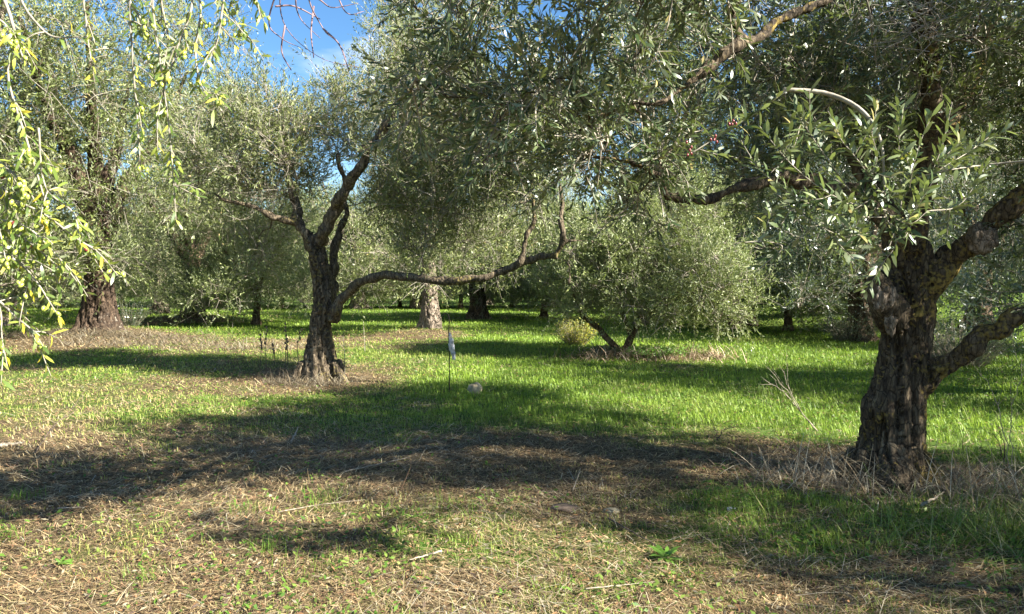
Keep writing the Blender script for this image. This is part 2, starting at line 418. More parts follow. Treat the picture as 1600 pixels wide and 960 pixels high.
# ribbons: blades, straws, stalks
def ribbons(B, yaw, p0, p1, L, W, seg, tip=0.0):
    """flat bent ribbons; p0/p1 = pitch at the base / tip; returns V,Q"""
    n = len(B); V = []; pos = B.copy()
    face = yaw + np.pi / 2
    S = np.stack([np.cos(face), np.sin(face), np.zeros(n)], 1)
    rows = [(pos, W)]
    for s in range(seg):
        p = p0 + (p1 - p0) * (s + 0.5) / seg
        d = np.stack([np.cos(yaw) * np.cos(p), np.sin(yaw) * np.cos(p), np.sin(p)], 1)
        pos = pos + d * (L / seg)[:, None]
        w = W * (1 - (1 - tip) * ((s + 1) / seg) ** 1.5)
        rows.append((pos, w))
    V = np.stack([q for P, w in rows for q in (P - S * (w / 2)[:, None], P + S * (w / 2)[:, None])], 1).reshape(-1, 3)
    k = 2 * (seg + 1); i = np.arange(n)[:, None] * k
    Q = np.vstack([i + np.array([[2 * s, 2 * s + 1, 2 * s + 3, 2 * s + 2]]) for s in range(seg)])
    return V, Q, k

def blades(B, yaw, p0, p1, L, W):
    """five-point grass blades: one quad and one pointed tip"""
    n = len(B); S = np.stack([-np.sin(yaw), np.cos(yaw), np.zeros(n)], 1) * (W / 2)[:, None]
    f = lambda p: np.stack([np.cos(yaw) * np.cos(p), np.sin(yaw) * np.cos(p), np.sin(p)], 1)
    m = B + f(p0) * (L * .55)[:, None]; t = m + f(p1) * (L * .45)[:, None]
    V = np.stack([B - S, B + S, m - S * .75, m + S * .75, t], 1).reshape(-1, 3)
    i = np.arange(n)[:, None] * 5
    return V, i + np.array([[0, 1, 3, 2]]), i + np.array([[2, 3, 4]])

def polar_samples(rng, n, y0, y1, half=0.72):
    ly = np.exp(rng.uniform(math.log(y0), math.log(y1), n))
    a = rng.uniform(-half, half, n)
    return ly * np.tan(a) , ly
TRUNKS = [(3.15, 6.08, .40), (-3.12, 12.1, .36)]
def clear_of_trunks(x, y):
    ok = np.ones(len(x), bool)
    for a, b, r in TRUNKS: ok &= np.hypot(x - a, y - b) > r
    return ok

def make_grass():
    rng = np.random.default_rng(5)
    n = 350000
    x, y = polar_samples(rng, n, 2.6, 48)
    g = greenness(x, y)
    keep = (rng.random(n) < np.clip(g * 1.15 - 0.04, 0, 1)) & clear_of_trunks(x, y)
    # clumps
    cl = vnoise(np.stack([x * 7, y * 7, x * 0], 1), 77)
    keep &= (cl + g * 0.7 > 0.45)
    keep &= rng.random(n) < np.where(y < 8, np.clip(.32 + 2.6 * (cl - .4), .15, 1), 1)
    x, y, g, cl = x[keep], y[keep], g[keep], cl[keep]
    n = len(x); z = ground_z(x, y)
    yaw = rng.uniform(0, 2 * np.pi, n)
    L = (0.030 + 0.034 * g + 0.03 * sm(g, .6, .95) * rng.random(n)) * rng.uniform(0.6, 1.45, n) * (0.75 + 0.6 * cl)
    strip = sm(x, 0.9, 1.8) * (1 - sm(y, 5.4, 6.2)) * sm(y, 4.1, 4.5)
    L *= 1 + 0.9 * strip * rng.random(n)
    d = np.hypot(x, y)
    W = np.maximum(0.0035, d * 0.00085) * rng.uniform(0.7, 1.3, n)
    p0 = rng.uniform(0.9, 1.5, n); p1 = p0 - rng.uniform(0.2, 1.1, n)
    V, Q, T = blades(np.stack([x, y, z - 0.005], 1), yaw, p0, p1, L, W); k = 5
    c1 = np.array([0.11, 0.19, 0.02]); c2 = np.array([0.29, 0.42, 0.045]); c3 = np.array([0.50, 0.45, 0.16])
    r = np.clip(rng.random(n)[:, None] * .8 + 1.6 * (noise2(x, y, 0.9, 53)[:, None] - .45), 0, 1)
    big = noise2(x, y, 0.3, 51)[:, None]
    c = c1 * (1 - r) + c2 * r
    yl = np.clip((1 - g[:, None]) * 1.0 - 0.12 + 1.6 * (big - 0.5) , 0.04, 0.8) * rng.random(n)[:, None] * 1.3
    yl = np.clip(yl, 0, 1)
    c = c * (1 - yl) + c3 * yl
    me = mesh_from('grass', V, [Q, T], M_GRASS, False, col=np.repeat(c, k, 0))
    obj('grass', me, kind='stuff', label='green grass and sparse blades growing over the orchard floor', cat='grass')

    n = 360000
    x, y = polar_samples(rng, n, 2.6, 40)
    g = greenness(x, y)
    keep = (rng.random(n) < np.clip(1.15 - g * 1.1, 0.03, 1)) & clear_of_trunks(x, y)
    x, y, g = x[keep], y[keep], g[keep]; n = len(x)
    z = ground_z(x, y)
    d = np.hypot(x, y)
    # swathes of cut straw share a direction
    th = noise2(x, y, 0.5, 91) * 9
    yaw = th + rng.normal(0, 0.9, n)
    heap = fbm(np.stack([x * 2.4, y * 2.4, x * 0], 1), 2, 61)
    z = z + 0.07 * np.clip(heap - 0.45, 0, 1) * rng.random(n) + rng.random(n) * 0.012
    L = rng.gamma(2.2, 0.016, n) + 0.014 + 0.002 * d
    W = np.maximum(0.0028, d * 0.00075) * rng.uniform(0.6, 1.5, n)
    p0 = rng.normal(0.12, 0.28, n); p1 = p0 - rng.normal(0.2, 0.3, n)
    V, Q, k = ribbons(np.stack([x, y, z + 0.003], 1), yaw, p0, p1, L, W, 1, 0.5)
    pal = np.array([[0.60, 0.49, 0.27], [0.44, 0.34, 0.18], [0.34, 0.25, 0.13], [0.17, 0.12, 0.07], [0.70, 0.60, 0.38], [0.42, 0.26, 0.16], [0.28, 0.27, 0.12]])
    c = pal[rng.choice(len(pal), n, p=[.18, .24, .2, .14, .08, .1, .06])] * rng.uniform(0.42, 1.05, n)[:, None] * np.array([1.0, .94, .88])
    me = mesh_from('straw', V, [Q], M_STRAW, False, col=np.repeat(c, k, 0))
    obj('dry_straw', me, kind='stuff', label='cut dry straw and thatch lying over the orchard floor', cat='straw')
make_grass()
def make_long_straw():
    rng = np.random.default_rng(15); n = 26000
    x, y = polar_samples(rng, n, 2.6, 14)
    g = greenness(x, y); heap = fbm(np.stack([x * 1.6, y * 1.6, x * 0], 1), 2, 161)
    k_ = (rng.random(n) < np.clip(1.1 - g, .05, 1)) & (rng.random(n) < np.clip((heap - .35) * 4, .12, 1)) & clear_of_trunks(x, y)
    x, y = x[k_], y[k_]; n = len(x)
    yaw = noise2(x, y, .6, 191) * 11 + rng.normal(0, .7, n)
    L = rng.uniform(.07, .26, n); p0 = rng.normal(.10, .14, n); d = np.hypot(x, y)
    V, Q, k = ribbons(np.stack([x, y, ground_z(x, y) + .012 + .03 * rng.random(n)], 1), yaw, p0, p0 - rng.uniform(.1, .5, n), L, np.maximum(.0028, d * .00065) * rng.uniform(.6, 1.3, n), 2, .4)
    V[:, 2] = np.maximum(V[:, 2], ground_z(V[:, 0], V[:, 1]) + .006)
    pal = np.array([[.66, .56, .36], [.44, .35, .2], [.26, .2, .13], [.5, .46, .36], [.14, .1, .07]])
    c = pal[rng.choice(5, n, p=[.16, .3, .26, .08, .2])] * .85
    obj('fallen_stalks', mesh_from('fallen_stalks', V, [Q], M_STRAW, False, col=np.repeat(c, k, 0)), kind='stuff', label='long cut stalks strewn in swathes over the dry foreground', cat='straw')
make_long_straw()
def make_broadleaf():
    rng = np.random.default_rng(25); n = 60000
    x, y = polar_samples(rng, n, 3.0, 26)
    pt = fbm(np.stack([x * 1.1, y * 1.1, x * 0], 1), 2, 261); g = greenness(x, y)
    k_ = (rng.random(n) < np.clip((pt - .5) * 6, 0, 1)) & (rng.random(n) < np.clip(g * 1.2, .12, 1)) & clear_of_trunks(x, y)
    x, y = x[k_], y[k_]; n = len(x); yaw = rng.uniform(0, 6.28, n); d = np.hypot(x, y)
    Dv = np.stack([np.cos(yaw), np.sin(yaw), rng.uniform(0, .9, n)], 1); Nv = nrm(np.array([0, 0, 1.]) + rng.normal(size=(n, 3)) * .3)
    V, Q, T = leaf_geo(np.stack([x, y, ground_z(x, y) + .01 + .03 * rng.random(n)], 1), Dv, Nv, (.03 + .002 * d) * rng.uniform(.6, 1.3, n), (.014 + .0012 * d), False)
    c = np.array([[.07, .15, .02], [.12, .22, .03], [.19, .27, .05]])[rng.integers(0, 3, n)]
    obj('ground_cover', mesh_from('ground_cover', V, [Q], M_GRASS, False, col=np.repeat(c, 4, 0)), kind='stuff', label='patches of small broad-leaved weeds mixed into the grass', cat='weeds')
make_broadleaf()

# ------------------------------------------------------------------ trees
def sample_blob(rng, blobs, n, shell=0.45):
    w = np.array([b[6] if len(b) > 6 else b[3] * b[4] * b[5] for b in blobs]); w = w / w.sum()
    idx = rng.choice(len(blobs), n, p=w)
    d = nrm(rng.normal(size=(n, 3))); r = rng.random(n) ** (shell)
    B = np.array([b[:6] for b in blobs])[idx]
    return B[:, :3] + d * r[:, None] * B[:, 3:6]

def make_trunk_mesh(name, limbs, voxel, mat, flute=0.05, rough=0.012, seed=0, flute_n=7, slim=.92):
    """limbs: [(points with radius (n,4), samples, sides)] joined by voxel remesh, then gnarled."""
    acc = Acc(); out_l = []
    for P, n, k in limbs:
        P = np.array(P, float); P[:, 3] *= slim
        L = smooth_line(P, n); s_ = np.arange(n)[:, None] * (3.0 / max(n, 1)) * np.linalg.norm(P[0, :3] - P[-1, :3])
        kk = len(out_l) * 7.7 + seed
        if len(out_l):
            wob = np.concatenate([vnoise(np.hstack([s_ * 2.2, s_ * 0 + kk, s_ * 0 + c]), 5) [:, None] for c in range(3)], 1) - .5
            L[:, :3] += wob * (.055 + L[:, 3:4] * .5) * np.clip(np.arange(n) / 5, 0, 1)[:, None]
            L[:, 3] *= .78 + .5 * vnoise(np.hstack([s_ * 3.4, s_ * 0 + kk, s_ * 0]), 8)
        out_l.append(L)
        V, Q, T = tube(L[:, :3], np.maximum(L[:, 3], 0.004), k); acc.add(V, Q, T)
    me = acc.mesh(name + '_raw', mat)
    o = bpy.data.objects.new('tmp', me); COL.objects.link(o)
    md = o.modifiers.new('r', 'REMESH'); md.mode = 'VOXEL'; md.voxel_size = voxel; md.use_smooth_shade = True
    dg = bpy.context.evaluated_depsgraph_get()
    m2 = bpy.data.meshes.new_from_object(o.evaluated_get(dg))
    bpy.data.objects.remove(o); bpy.data.meshes.remove(me)
    n = len(m2.vertices)
    co = np.empty(n * 3, np.float32); m2.vertices.foreach_get('co', co); co = co.reshape(-1, 3).astype(float)
    no = np.empty(n * 3, np.float32); m2.vertex_normals.foreach_get('vector', no); no = no.reshape(-1, 3)
    L0 = smooth_line(limbs[0][0], 60)
    d2 = ((co[:, None, :] - L0[None, :, :3]) ** 2).sum(-1) if n * 60 < 2e7 else ((co[:, None, 2:3] - L0[None, :, 2:3]) ** 2).sum(-1)
    j = d2.argmin(1); rel = co - L0[j, :3]; rad = L0[j, 3]
    near = np.clip(1.6 - np.sqrt(d2[np.arange(n), j]) / np.maximum(rad, .01) * 0.8, 0, 1)
    ang = np.arctan2(rel[:, 1], rel[:, 0]) + co[:, 2] * 0.6
    ring = np.stack([np.cos(ang) * flute_n * .32, np.sin(ang) * flute_n * .32, co[:, 2] * 0.55], 1)
    fl = fbm(ring + seed * 3.1, 3, seed) - 0.5
    fl = fl - 0.45 * (np.abs(fbm(ring * 2.3 + 9, 2, seed + 5) - 0.5) < 0.04)
    disp = flute * 2.0 * fl * near
    disp += rough * 2 * (fbm(co * np.array([9, 9, 4.5]), 3, seed + 9) - 0.5)
    rdg = 1 - 2 * np.abs(fbm(np.stack([np.cos(ang) * 3.1, np.sin(ang) * 3.1, co[:, 2] * .9], 1) * 2.2 + seed, 2, seed + 31) - .5)
    disp += rough * 2.2 * (rdg - .8) * near
    disp += rough * 1.3 * (fbm(co * np.array([34, 34, 12.]), 2, seed + 19) - 0.5)
    co = co + no * disp[:, None]
    m2.vertices.foreach_set('co', co.astype(np.float32).ravel())
    m2.materials.clear(); m2.materials.append(mat)
    m2.polygons.foreach_set('use_smooth', np.ones(len(m2.polygons), bool))
    m2.name = name; m2.update()
    return m2

def limb_samples(limbs, zmin=None, skip_first=True):
    out = []
    for li, (P, n, k) in enumerate(limbs):
        L = smooth_line(P, max(12, n))
        if li == 0 and skip_first: L = L[int(len(L) * .85):]
        out.append(L)
    return np.vstack(out)

def make_crown(seed, limbs, blobs, n_sec, twigs_per, spr, leaf_n, leaf_L, leaf_W, leaf_mat_, twig_mat, detailed=False,
               droop=0.0, up=0.25, spread=0.38, sec_r=0.02, sprig_len=0.3, individual=False, clip=None, tw_k=3, twig_r=0.0035, stems=True, fine=None):
    """returns (branch curves as list of meshes, twig mesh, leaf mesh); all in the tree's own coordinates"""
    rng = np.random.default_rng(seed)
    LS = limb_samples(limbs)
    c = sample_blob(rng, blobs, n_sec * 3, 0.5)
    sel = [0]; dmin = ((c - c[0]) ** 2).sum(1)
    for _ in range(n_sec - 1):
        k = int((dmin * rng.uniform(0.5, 1, len(c))).argmax()); sel.append(k); dmin = np.minimum(dmin, ((c - c[k]) ** 2).sum(1))
    c = c[sel]
    if clip is not None: c = c[clip(c)]
    order = np.argsort([((LS[:, :3] - p) ** 2).sum(1).min() for p in c]); c = c[order]
    pool = LS[:, :3]; poolr = LS[:, 3]
    curves = []
    for p in c:
        d = ((pool - p) ** 2).sum(1); j = int(d.argmin()); q = pool[j]; ln = math.sqrt(d[j])
        r0 = min(max(sec_r * (0.35 + 0.5 * ln), 0.006), poolr[j] * 0.8)
        m1 = q * .66 + p * .34 + rng.normal(0, .10, 3) * ln + np.array([0, 0, .10 * ln]); m2 = q * .3 + p * .7 + rng.normal(0, .08, 3) * ln + np.array([0, 0, .08 * ln])
        C = smooth_line(np.vstack([q, m1, m2, p]), 9)
        C[1:-1] += rng.normal(0, 0.012 + 0.01 * ln, (7, 3))
        rr = np.linspace(r0, 0.005, 9)
        curves.append((C, rr)); pool = np.vstack([pool, C[2:]]); poolr = np.concatenate([poolr, rr[2:]])
    # twigs
    nC = len(c); nT = nC * twigs_per
    own = np.repeat(np.arange(nC), twigs_per)
    CC = np.array([C for C, _ in curves])
    st = rng.uniform(0.35, 1.0, nT); k = np.minimum((st * 8).astype(int), 8)
    A = CC[own, k]
    off = rng.normal(size=(nT, 3)) * spread * rng.uniform(.6, 1.2, (nT, 1))
    E = CC[own, -1] + off + np.array([0, 0, up * 0.3 - droop * 0.3])
    E = np.where((rng.random(nT) < 0.5)[:, None], E, A + off)
    mid = (A + E) / 2 + rng.normal(size=(nT, 3)) * 0.05 + np.array([0, 0, 0.06])
    tws = Acc()
    V, Q, P, T = many_tubes(A, mid, E, np.full(nT, twig_r * 1.6), np.full(nT, twig_r), tw_k, 4 if stems else 3)
    tws.add(V, Q)
    # sprigs: fans of leafy shoots from each twig
    own2 = np.repeat(np.arange(nT), spr); nS = len(own2)
    tt = rng.uniform(0.3, 1.0, nS)[:, None]
    S0 = (1 - tt) ** 2 * A[own2] + 2 * tt * (1 - tt) * mid[own2] + tt ** 2 * E[own2]
    dirn = nrm(nrm(E - A)[own2] * 0.7 + rng.normal(size=(nS, 3)) * 0.6 + np.array([0, 0, up - droop]))
    sl = sprig_len * rng.uniform(0.55, 1.35, nS)[:, None]
    S1 = S0 + dirn * sl * .5 + np.array([0, 0, 0.0]); S2 = S0 + dirn * sl + np.array([0, 0, 1.]) * sl * (0.12 * up / 0.25 * .5 - 0.35 * droop)
    if stems:
        V, Q, P, T = many_tubes(S0, S1, S2, np.full(nS, twig_r * .7), np.full(nS, twig_r * .35), 3, 2)
        tws.add(V, Q)
    # leaves
    nL = nS * leaf_n; ow = np.repeat(np.arange(nS), leaf_n)
    t = np.tile(np.linspace(0.12, 1.0, leaf_n), nS)[:, None] + rng.uniform(-.03, .03, (nL, 1))
    Bp = (1 - t) ** 2 * S0[ow] + 2 * t * (1 - t) * S1[ow] + t ** 2 * S2[ow]
    ax = nrm(S2 - S0)[ow]
    rad = nrm(np.cross(ax, rng.normal(size=(nL, 3))))
    D = nrm(ax * rng.uniform(.6, 1.5, (nL, 1)) + rad * 0.7 + rng.normal(size=(nL, 3)) * .12)
    Nn = nrm(np.array([0, 0, .8]) + rng.normal(size=(nL, 3)) * 0.75 + ax * .2)
    Nn = nrm(Nn - D * (Nn * D).sum(1, keepdims=True))
    LL = leaf_L * rng.uniform(.65, 1.2, nL); WW = leaf_W * rng.uniform(.75, 1.2, nL)
    rnd = np.clip(rng.random(nL) * 0.75 + (rng.random(nC)[own][own2][ow]) * 0.25, 0, 1)
    rnd = np.where(rng.random(nL) < .985, np.minimum(rnd, .9), 1.0)
    fm = (np.linalg.norm(Bp - np.asarray(fine[0]), axis=1) < fine[1]) if fine is not None else np.zeros(nL, bool)
    acc = Acc()
    for mk, det in ((fm, True), (~fm, False)):
        if mk.any():
            V, Q, Tt = leaf_geo(Bp[mk], D[mk], Nn[mk], LL[mk], WW[mk], det)
            acc.add(V, Q, Tt, rnd=np.repeat(rnd[mk], 6 if det else 4))
    leaf = acc.mesh('crown', leaf_mat_, False)
    twig = tws.mesh('twigs', twig_mat)
    return curves, twig, leaf

def curves_mesh(name, curves, mat, k=6):
    acc = Acc()
    for C, r in curves:
        V, Q, T = tube(C, r, k); acc.add(V, Q, T)
    return acc.mesh(name, mat)

def finish_tree(root, trunk_me, curves, twig, leaf, mat, n_branch=14):
    obj('trunk', trunk_me, root)
    curves = sorted(curves, key=lambda c: -c[1][0] * np.linalg.norm(c[0][0] - c[0][-1]))
    for C, r in curves[:n_branch]:
        V, Q, T = tube(C, r, 7)
        obj('branch', mesh_from('branch', V, [Q, T], mat, True), root)
    rest = curves[n_branch:]
    if rest:
        obj('branch_mass', curves_mesh('branch_mass', rest, mat, 5), root, kind='stuff')
    obj('twig_mass', twig, root, kind='stuff')
    obj('crown', leaf, root, kind='stuff')

def L_(*pts):  # pts already local arrays (x,y,z,r)
    return np.array(pts, float)

# ---- the near tree on the right
X1, Y1 = Pt(1398, 735, 6.08)[:2]; Z1 = gz(X1, Y1)
ROOT1 = np.array([X1, Y1, Z1])
def w1(px, py, Y, r): return np.append(Pt(px, py + (10 if py > 650 else 0), Y - .22) - ROOT1, r)
trunk1 = L_(w1(1392, 790, 6.3, .50), w1(1392, 745, 6.3, .40), w1(1394, 690, 6.3, .315), w1(1403, 620, 6.3, .275), w1(1412, 560, 6.3, .235), w1(1417, 500, 6.3, .235), w1(1415, 455, 6.3, .25), w1(1412, 425, 6.3, .21))
limbs1 = [(trunk1, 60, 40),
    (L_(w1(1412, 470, 6.3, .17), w1(1425, 400, 6.25, .15), w1(1432, 330, 6.1, .12), w1(1452, 200, 5.8, .10), w1(1440, 60, 5.5, .085), w1(1400, -60, 5.1, .06), w1(1290, 5, 4.8, .038), w1(1170, 62, 4.6, .042), w1(1110, 108, 4.5, .034), w1(1040, 155, 4.4, .024), w1(960, 170, 4.4, .018), w1(890, 215, 4.3, .013)), 110, 14),
    (L_(w1(1165, 64, 4.6, .034), w1(1148, 20, 4.5, .038), w1(1160, -60, 4.3, .034), w1(1190, -220, 4.0, .03)), 24, 12),
    (L_(w1(1430, 480, 6.28, .16), w1(1462, 430, 6.2, .13), w1(1500, 395, 6.1, .108), w1(1535, 365, 6.0, .10), w1(1580, 315, 5.9, .092), w1(1650, 250, 5.8, .085), w1(1740, 150, 5.7, .08), w1(1800, 20, 5.8, .05)), 60, 18),
    (L_(w1(1440, 605, 6.25, .12), w1(1482, 572, 6.15, .10), w1(1530, 535, 6.0, .085), w1(1570, 505, 5.9, .085), w1(1620, 478, 5.8, .07), w1(1720, 440, 5.6, .05)), 50, 14),
    (L_(w1(1400, 500, 6.2, .14), w1(1383, 468, 6.1, .13), w1(1372, 446, 6.05, .115), w1(1368, 432, 6.02, .06)), 16, 16),      # cut stub
    (L_(w1(1420, 420, 6.25, .13), w1(1375, 340, 6.1, .10), w1(1320, 300, 5.9, .075), w1(1250, 280, 5.6, .06), w1(1180, 285, 5.4, .05), w1(1115, 310, 5.2, .04), w1(1050, 300, 5.0, .03), w1(1000, 255, 4.9, .02), w1(900, 240, 4.8, .014)), 70, 12),
    (L_(w1(1440, 260, 6.0, .09), w1(1500, 150, 6.3, .07), w1(1540, 60, 6.8, .05), w1(1560, -60, 7.2, .035)), 30, 10),
    (L_(w1(1395, 340, 6.1, .07), w1(1300, 200, 6.6, .06), w1(1200, 110, 7.2, .045), w1(1090, 40, 7.8, .03)), 30, 10),
    (L_(w1(1405, 560, 6.28, .16), w1(1394, 625, 6.27, .185), w1(1379, 690, 6.24, .19), w1(1366, 750, 6.22, .22), w1(1362, 790, 6.2, .22)), 30, 20),
    # roots
    (L_(w1(1345, 700, 6.25, .12), w1(1322, 758, 6.15, .10), w1(1296, 800, 6.05, .07)), 14, 12),
    (L_(w1(1436, 705, 6.25, .13), w1(1466, 757, 6.15, .10), w1(1500, 800, 6.0, .07)), 14, 12),
    (L_(w1(1395, 700, 6.15, .15), w1(1385, 745, 5.98, .13), w1(1375, 775, 5.9, .08)), 14, 12)]
def b1(px, py, Y, rx, ry, rz, w=None):
    p = Pt(px, py, Y) - ROOT1
    t = (p[0], p[1], p[2], rx, ry, rz)
    return t + ((w,) if w else ())
t1 = thing('olive_tree', 'gnarled near olive tree at the right with thick forked trunk and golden lichen', 'olive tree', tuple(ROOT1), 'olive trees of the grove')
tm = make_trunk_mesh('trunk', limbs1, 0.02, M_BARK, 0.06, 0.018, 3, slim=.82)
blobs1 = [b1(1240, 230, 8.4, .8, .6, .5), b1(1400, 130, 8.2, 1.5, 1.0, .9), (4.6, -1.5, 2.9, 1.0, .8, .6), (2.8, -2.3, 3.9, .8, .6, .5), (0.5, -1.6, 3.6, .9, 1.1, .65), b1(770, 110, 4.4, .65, .7, .75), b1(900, 60, 4.2, .75, .7, .7), b1(1000, 150, 5.0, .75, .7, .65), b1(1130, 60, 5.7, .9, .8, .8),
          b1(1000, -180, 3.4, 1.1, .7, .5), b1(1310, 90, 5.6, 1.1, .9, .6), b1(1240, 200, 6.2, .9, .9, .6), b1(1500, 60, 6.4, 1.5, 1.5, 1.1),
          b1(1650, -120, 5.8, 1.1, 1.0, .8), b1(1700, 120, 6.2, 1.0, 1.3, 1.0), b1(930, 255, 4.9, .6, .6, .4), b1(1620, 420, 6.0, .6, .7, .35)]
cv, tw, lf = make_crown(31, limbs1, blobs1, 400, 9, 3, 14, 0.068, 0.0155, M_LEAF, M_TWIG, fine=(np.array([0, 0, CAM_H]) - ROOT1, 4.7), spread=.16, sec_r=.017, sprig_len=.26, droop=0.1, up=.25)
finish_tree(t1, tm, cv, tw, lf, M_BARK2, 40)
# broken knob of pale wood and the open stub
def lump(center, rad, seed, k=20, flat=None):
    th = np.linspace(0, np.pi, k // 2 + 1); ph = np.linspace(0, 2 * np.pi, k, endpoint=False)
    T, P = np.meshgrid(th, ph, indexing='ij')
    D = np.stack([np.sin(T) * np.cos(P), np.sin(T) * np.sin(P), np.cos(T)], -1).reshape(-1, 3)
    r = 0.75 + 0.6 * fbm(D * 2.1 + seed * 5.3, 3, seed) - 0.15
    V = D * r[:, None] * np.asarray(rad)
    if flat is not None: V[:, 2] = np.maximum(V[:, 2], flat)
    n = len(th); i = (np.arange(n - 1)[:, None] * k); j = np.arange(k)[None, :]; j2 = (j + 1) % k
    Q = np.stack([i + j, i + k + j, i + k + j2, i + j2], -1).reshape(-1, 4)
    return V + np.asarray(center), Q
V, Q = lump(w1(1534, 374, 5.95, 0)[:3], (.12, .09, .13), 4, 34); V = V + nrm(V - V.mean(0)) * (fbm(V * 32, 4, 8)[:, None] - .5) * .08
obj('burl', mesh_from('burl', V, [Q], M_WOOD, True), t1, label='pale knobbly pruning burl on the right limb')
acc = Acc()
for (px, py, Yd, rad, sdn) in ((1380, 466, 6.0, (.10, .06, .12), 9), (1392, 500, 6.02, (.04, .05, .12), 13)):
    V, Q = lump(w1(px, py, Yd, 0)[:3], rad, sdn, 60); V = V + nrm(V - V.mean(0)) * (fbm(V * np.array([38, 38, 15]), 4, 3)[:, None] - .5) * .085; acc.add(V, Q)
obj('hollow_stub', acc.mesh('hollow_stub', M_WOOD), t1, label='pale rotten cut stub on the left of the fork')

# leafy sprays built leaf by leaf
def unit_leaf(name, L, W, mat, curl=.12):
    V, Q, T = leaf_geo(np.zeros((1, 3)), np.array([[1., 0, 0]]), np.array([[0, 0, 1.]]), [L], [W], True, curl)
    Vm = np.vstack([V])
    return mesh_from(name, Vm, [Q, T], mat, False)
def olive_mesh(name, L, W, mat):
    k = 8; th = np.linspace(0, np.pi, 6); ph = np.linspace(0, 2 * np.pi, k, endpoint=False)
    T, P = np.meshgrid(th, ph, indexing='ij')
    V = np.stack([np.cos(T) * L / 2 + L / 2, np.sin(T) * np.cos(P) * W / 2, np.sin(T) * np.sin(P) * W / 2], -1).reshape(-1, 3)
    i = np.arange(5)[:, None] * k; j = np.arange(k)[None, :]; j2 = (j + 1) % k
    Q = np.stack([i + j, i + j2, i + k + j2, i + k + j], -1).reshape(-1, 4)
    return mesh_from(name, V, [Q], mat, True)

def frame(p, d, n):
    d = d / np.linalg.norm(d); s = np.cross(n, d); s = s / max(np.linalg.norm(s), 1e-6); n2 = np.cross(d, s)
    M = Matrix(((d[0], s[0], n2[0], p[0]), (d[1], s[1], n2[1], p[1]), (d[2], s[2], n2[2], p[2]), (0, 0, 0, 1)))
    return M

def spray(parent, origin, strands, rng, leaf_meshes, mass_mat, twig_mat, max_leaf=290, step=0.022, side=2.2, side_len=0.16, grav=-.2,
          olives=None, n_olive=0, olive_probs=None, part_name='stem', leaf_L=.06, leaf_W=.013, density=1.0, twig_part_as=None):
    """strands: list of ([(px,py,Y,r)...], leafy from t, side twig number)"""
    origin = np.asarray(origin)
    host = parent
    segs = []; acc = Acc()
    for pts, t0, ns in strands:
        L = smooth_line([np.append(Pt(a, b, Yd) - origin, r) for a, b, Yd, r in pts], 22)
        V, Q, T = tube(L[:, :3], L[:, 3], 6); acc.add(V, Q, T)
        s = L[int(22 * t0):, :3]
        if len(s) > 2: segs.append(s)
        for _ in range(ns):
            i = rng.integers(int(21 * max(t0 - .2, 0.05)), 20); p = L[i, :3]; ax = nrm((L[i + 1, :3] - L[i - 1, :3])[None])[0]
            d = nrm((ax * .8 + rng.normal(size=3) * .75 + np.array([0, 0, grav]))[None])[0]
            ln = side_len * rng.uniform(.5, 1.5)
            C = smooth_line(np.vstack([p, p + d * ln * .5, p + d * ln + np.array([0, 0, grav * ln * .7])]), 8)
            V, Q, T = tube(C, np.linspace(.0022, .001, 8), 5); acc.add(V, Q, T); segs.append(C)
    st = obj(part_name, acc.mesh(part_name, twig_mat), host)
    place = []
    for s in segs:
        seg = np.diff(s, axis=0); ln = np.linalg.norm(seg, axis=1); cum = np.concatenate([[0], np.cumsum(ln)])
        n = max(2, int(cum[-1] / step * density)); roll = rng.uniform(0, 6.28)
        for q in range(n):
            u = (q + .5) / n * cum[-1]; i = min(np.searchsorted(cum, u) - 1, len(seg) - 1); i = max(i, 0)
            p = s[i] + seg[i] * ((u - cum[i]) / max(ln[i], 1e-6)); ax = seg[i] / max(ln[i], 1e-6)
            a = roll + (q % 2) * 1.57
            h = nrm(np.cross(ax, [.3, .2, .93])[None])[0]; h2 = np.cross(ax, h)
            for sg in (0, math.pi):
                rd = math.cos(a + sg) * h + math.sin(a + sg) * h2
                d = ax * rng.uniform(.4, 1.0) + rd * .75 + np.array([0, 0, grav * .5]) + rng.normal(size=3) * .15
                nn = nrm((ax * .4 + np.array([.25, -.1, .7]) + rng.normal(size=3) * .4)[None])[0]
                place.append((p, d, nn))
            if rng.random() < .5: continue
    last = [s[-1] for s in segs]
    rng.shuffle(place)
    for p, d, nn in place[:max_leaf]:
        o = obj('leaf', leaf_meshes[rng.integers(len(leaf_meshes))], st)
        o.matrix_local = frame(p, d, nn) @ Matrix.Scale(rng.uniform(.7, 1.15), 4)
    rest = place[max_leaf:]
    if rest:
        Bq = np.array([a for a, _, _ in rest]); Dq = np.array([b for _, b, _ in rest]); Nq = np.array([c for _, _, c in rest])
        V, Q, T = leaf_geo(Bq, Dq, Nq, leaf_L * rng.uniform(.7, 1.15, len(rest)), leaf_W * rng.uniform(.8, 1.15, len(rest)), True)
        obj('leaf_mass', mesh_from('leaf_mass', V, [Q, T], mass_mat, False, rnd=np.repeat(rng.random(len(rest)), 6)), st, kind='stuff')
    if olives:
        for _ in range(n_olive // 3):
            s = segs[rng.integers(len(segs))]; p = s[rng.integers(1, len(s))]
            for q in range(3):
                o = obj('olive', olives[rng.choice(len(olives), p=olive_probs)], st)
                d = np.array([rng.normal() * .5, rng.normal() * .5, -1]);
                o.matrix_local = frame(p + rng.normal(size=3) * .009 + np.array([0, 0, -.006]), d, np.array([.3, 1, 0]))
    return st

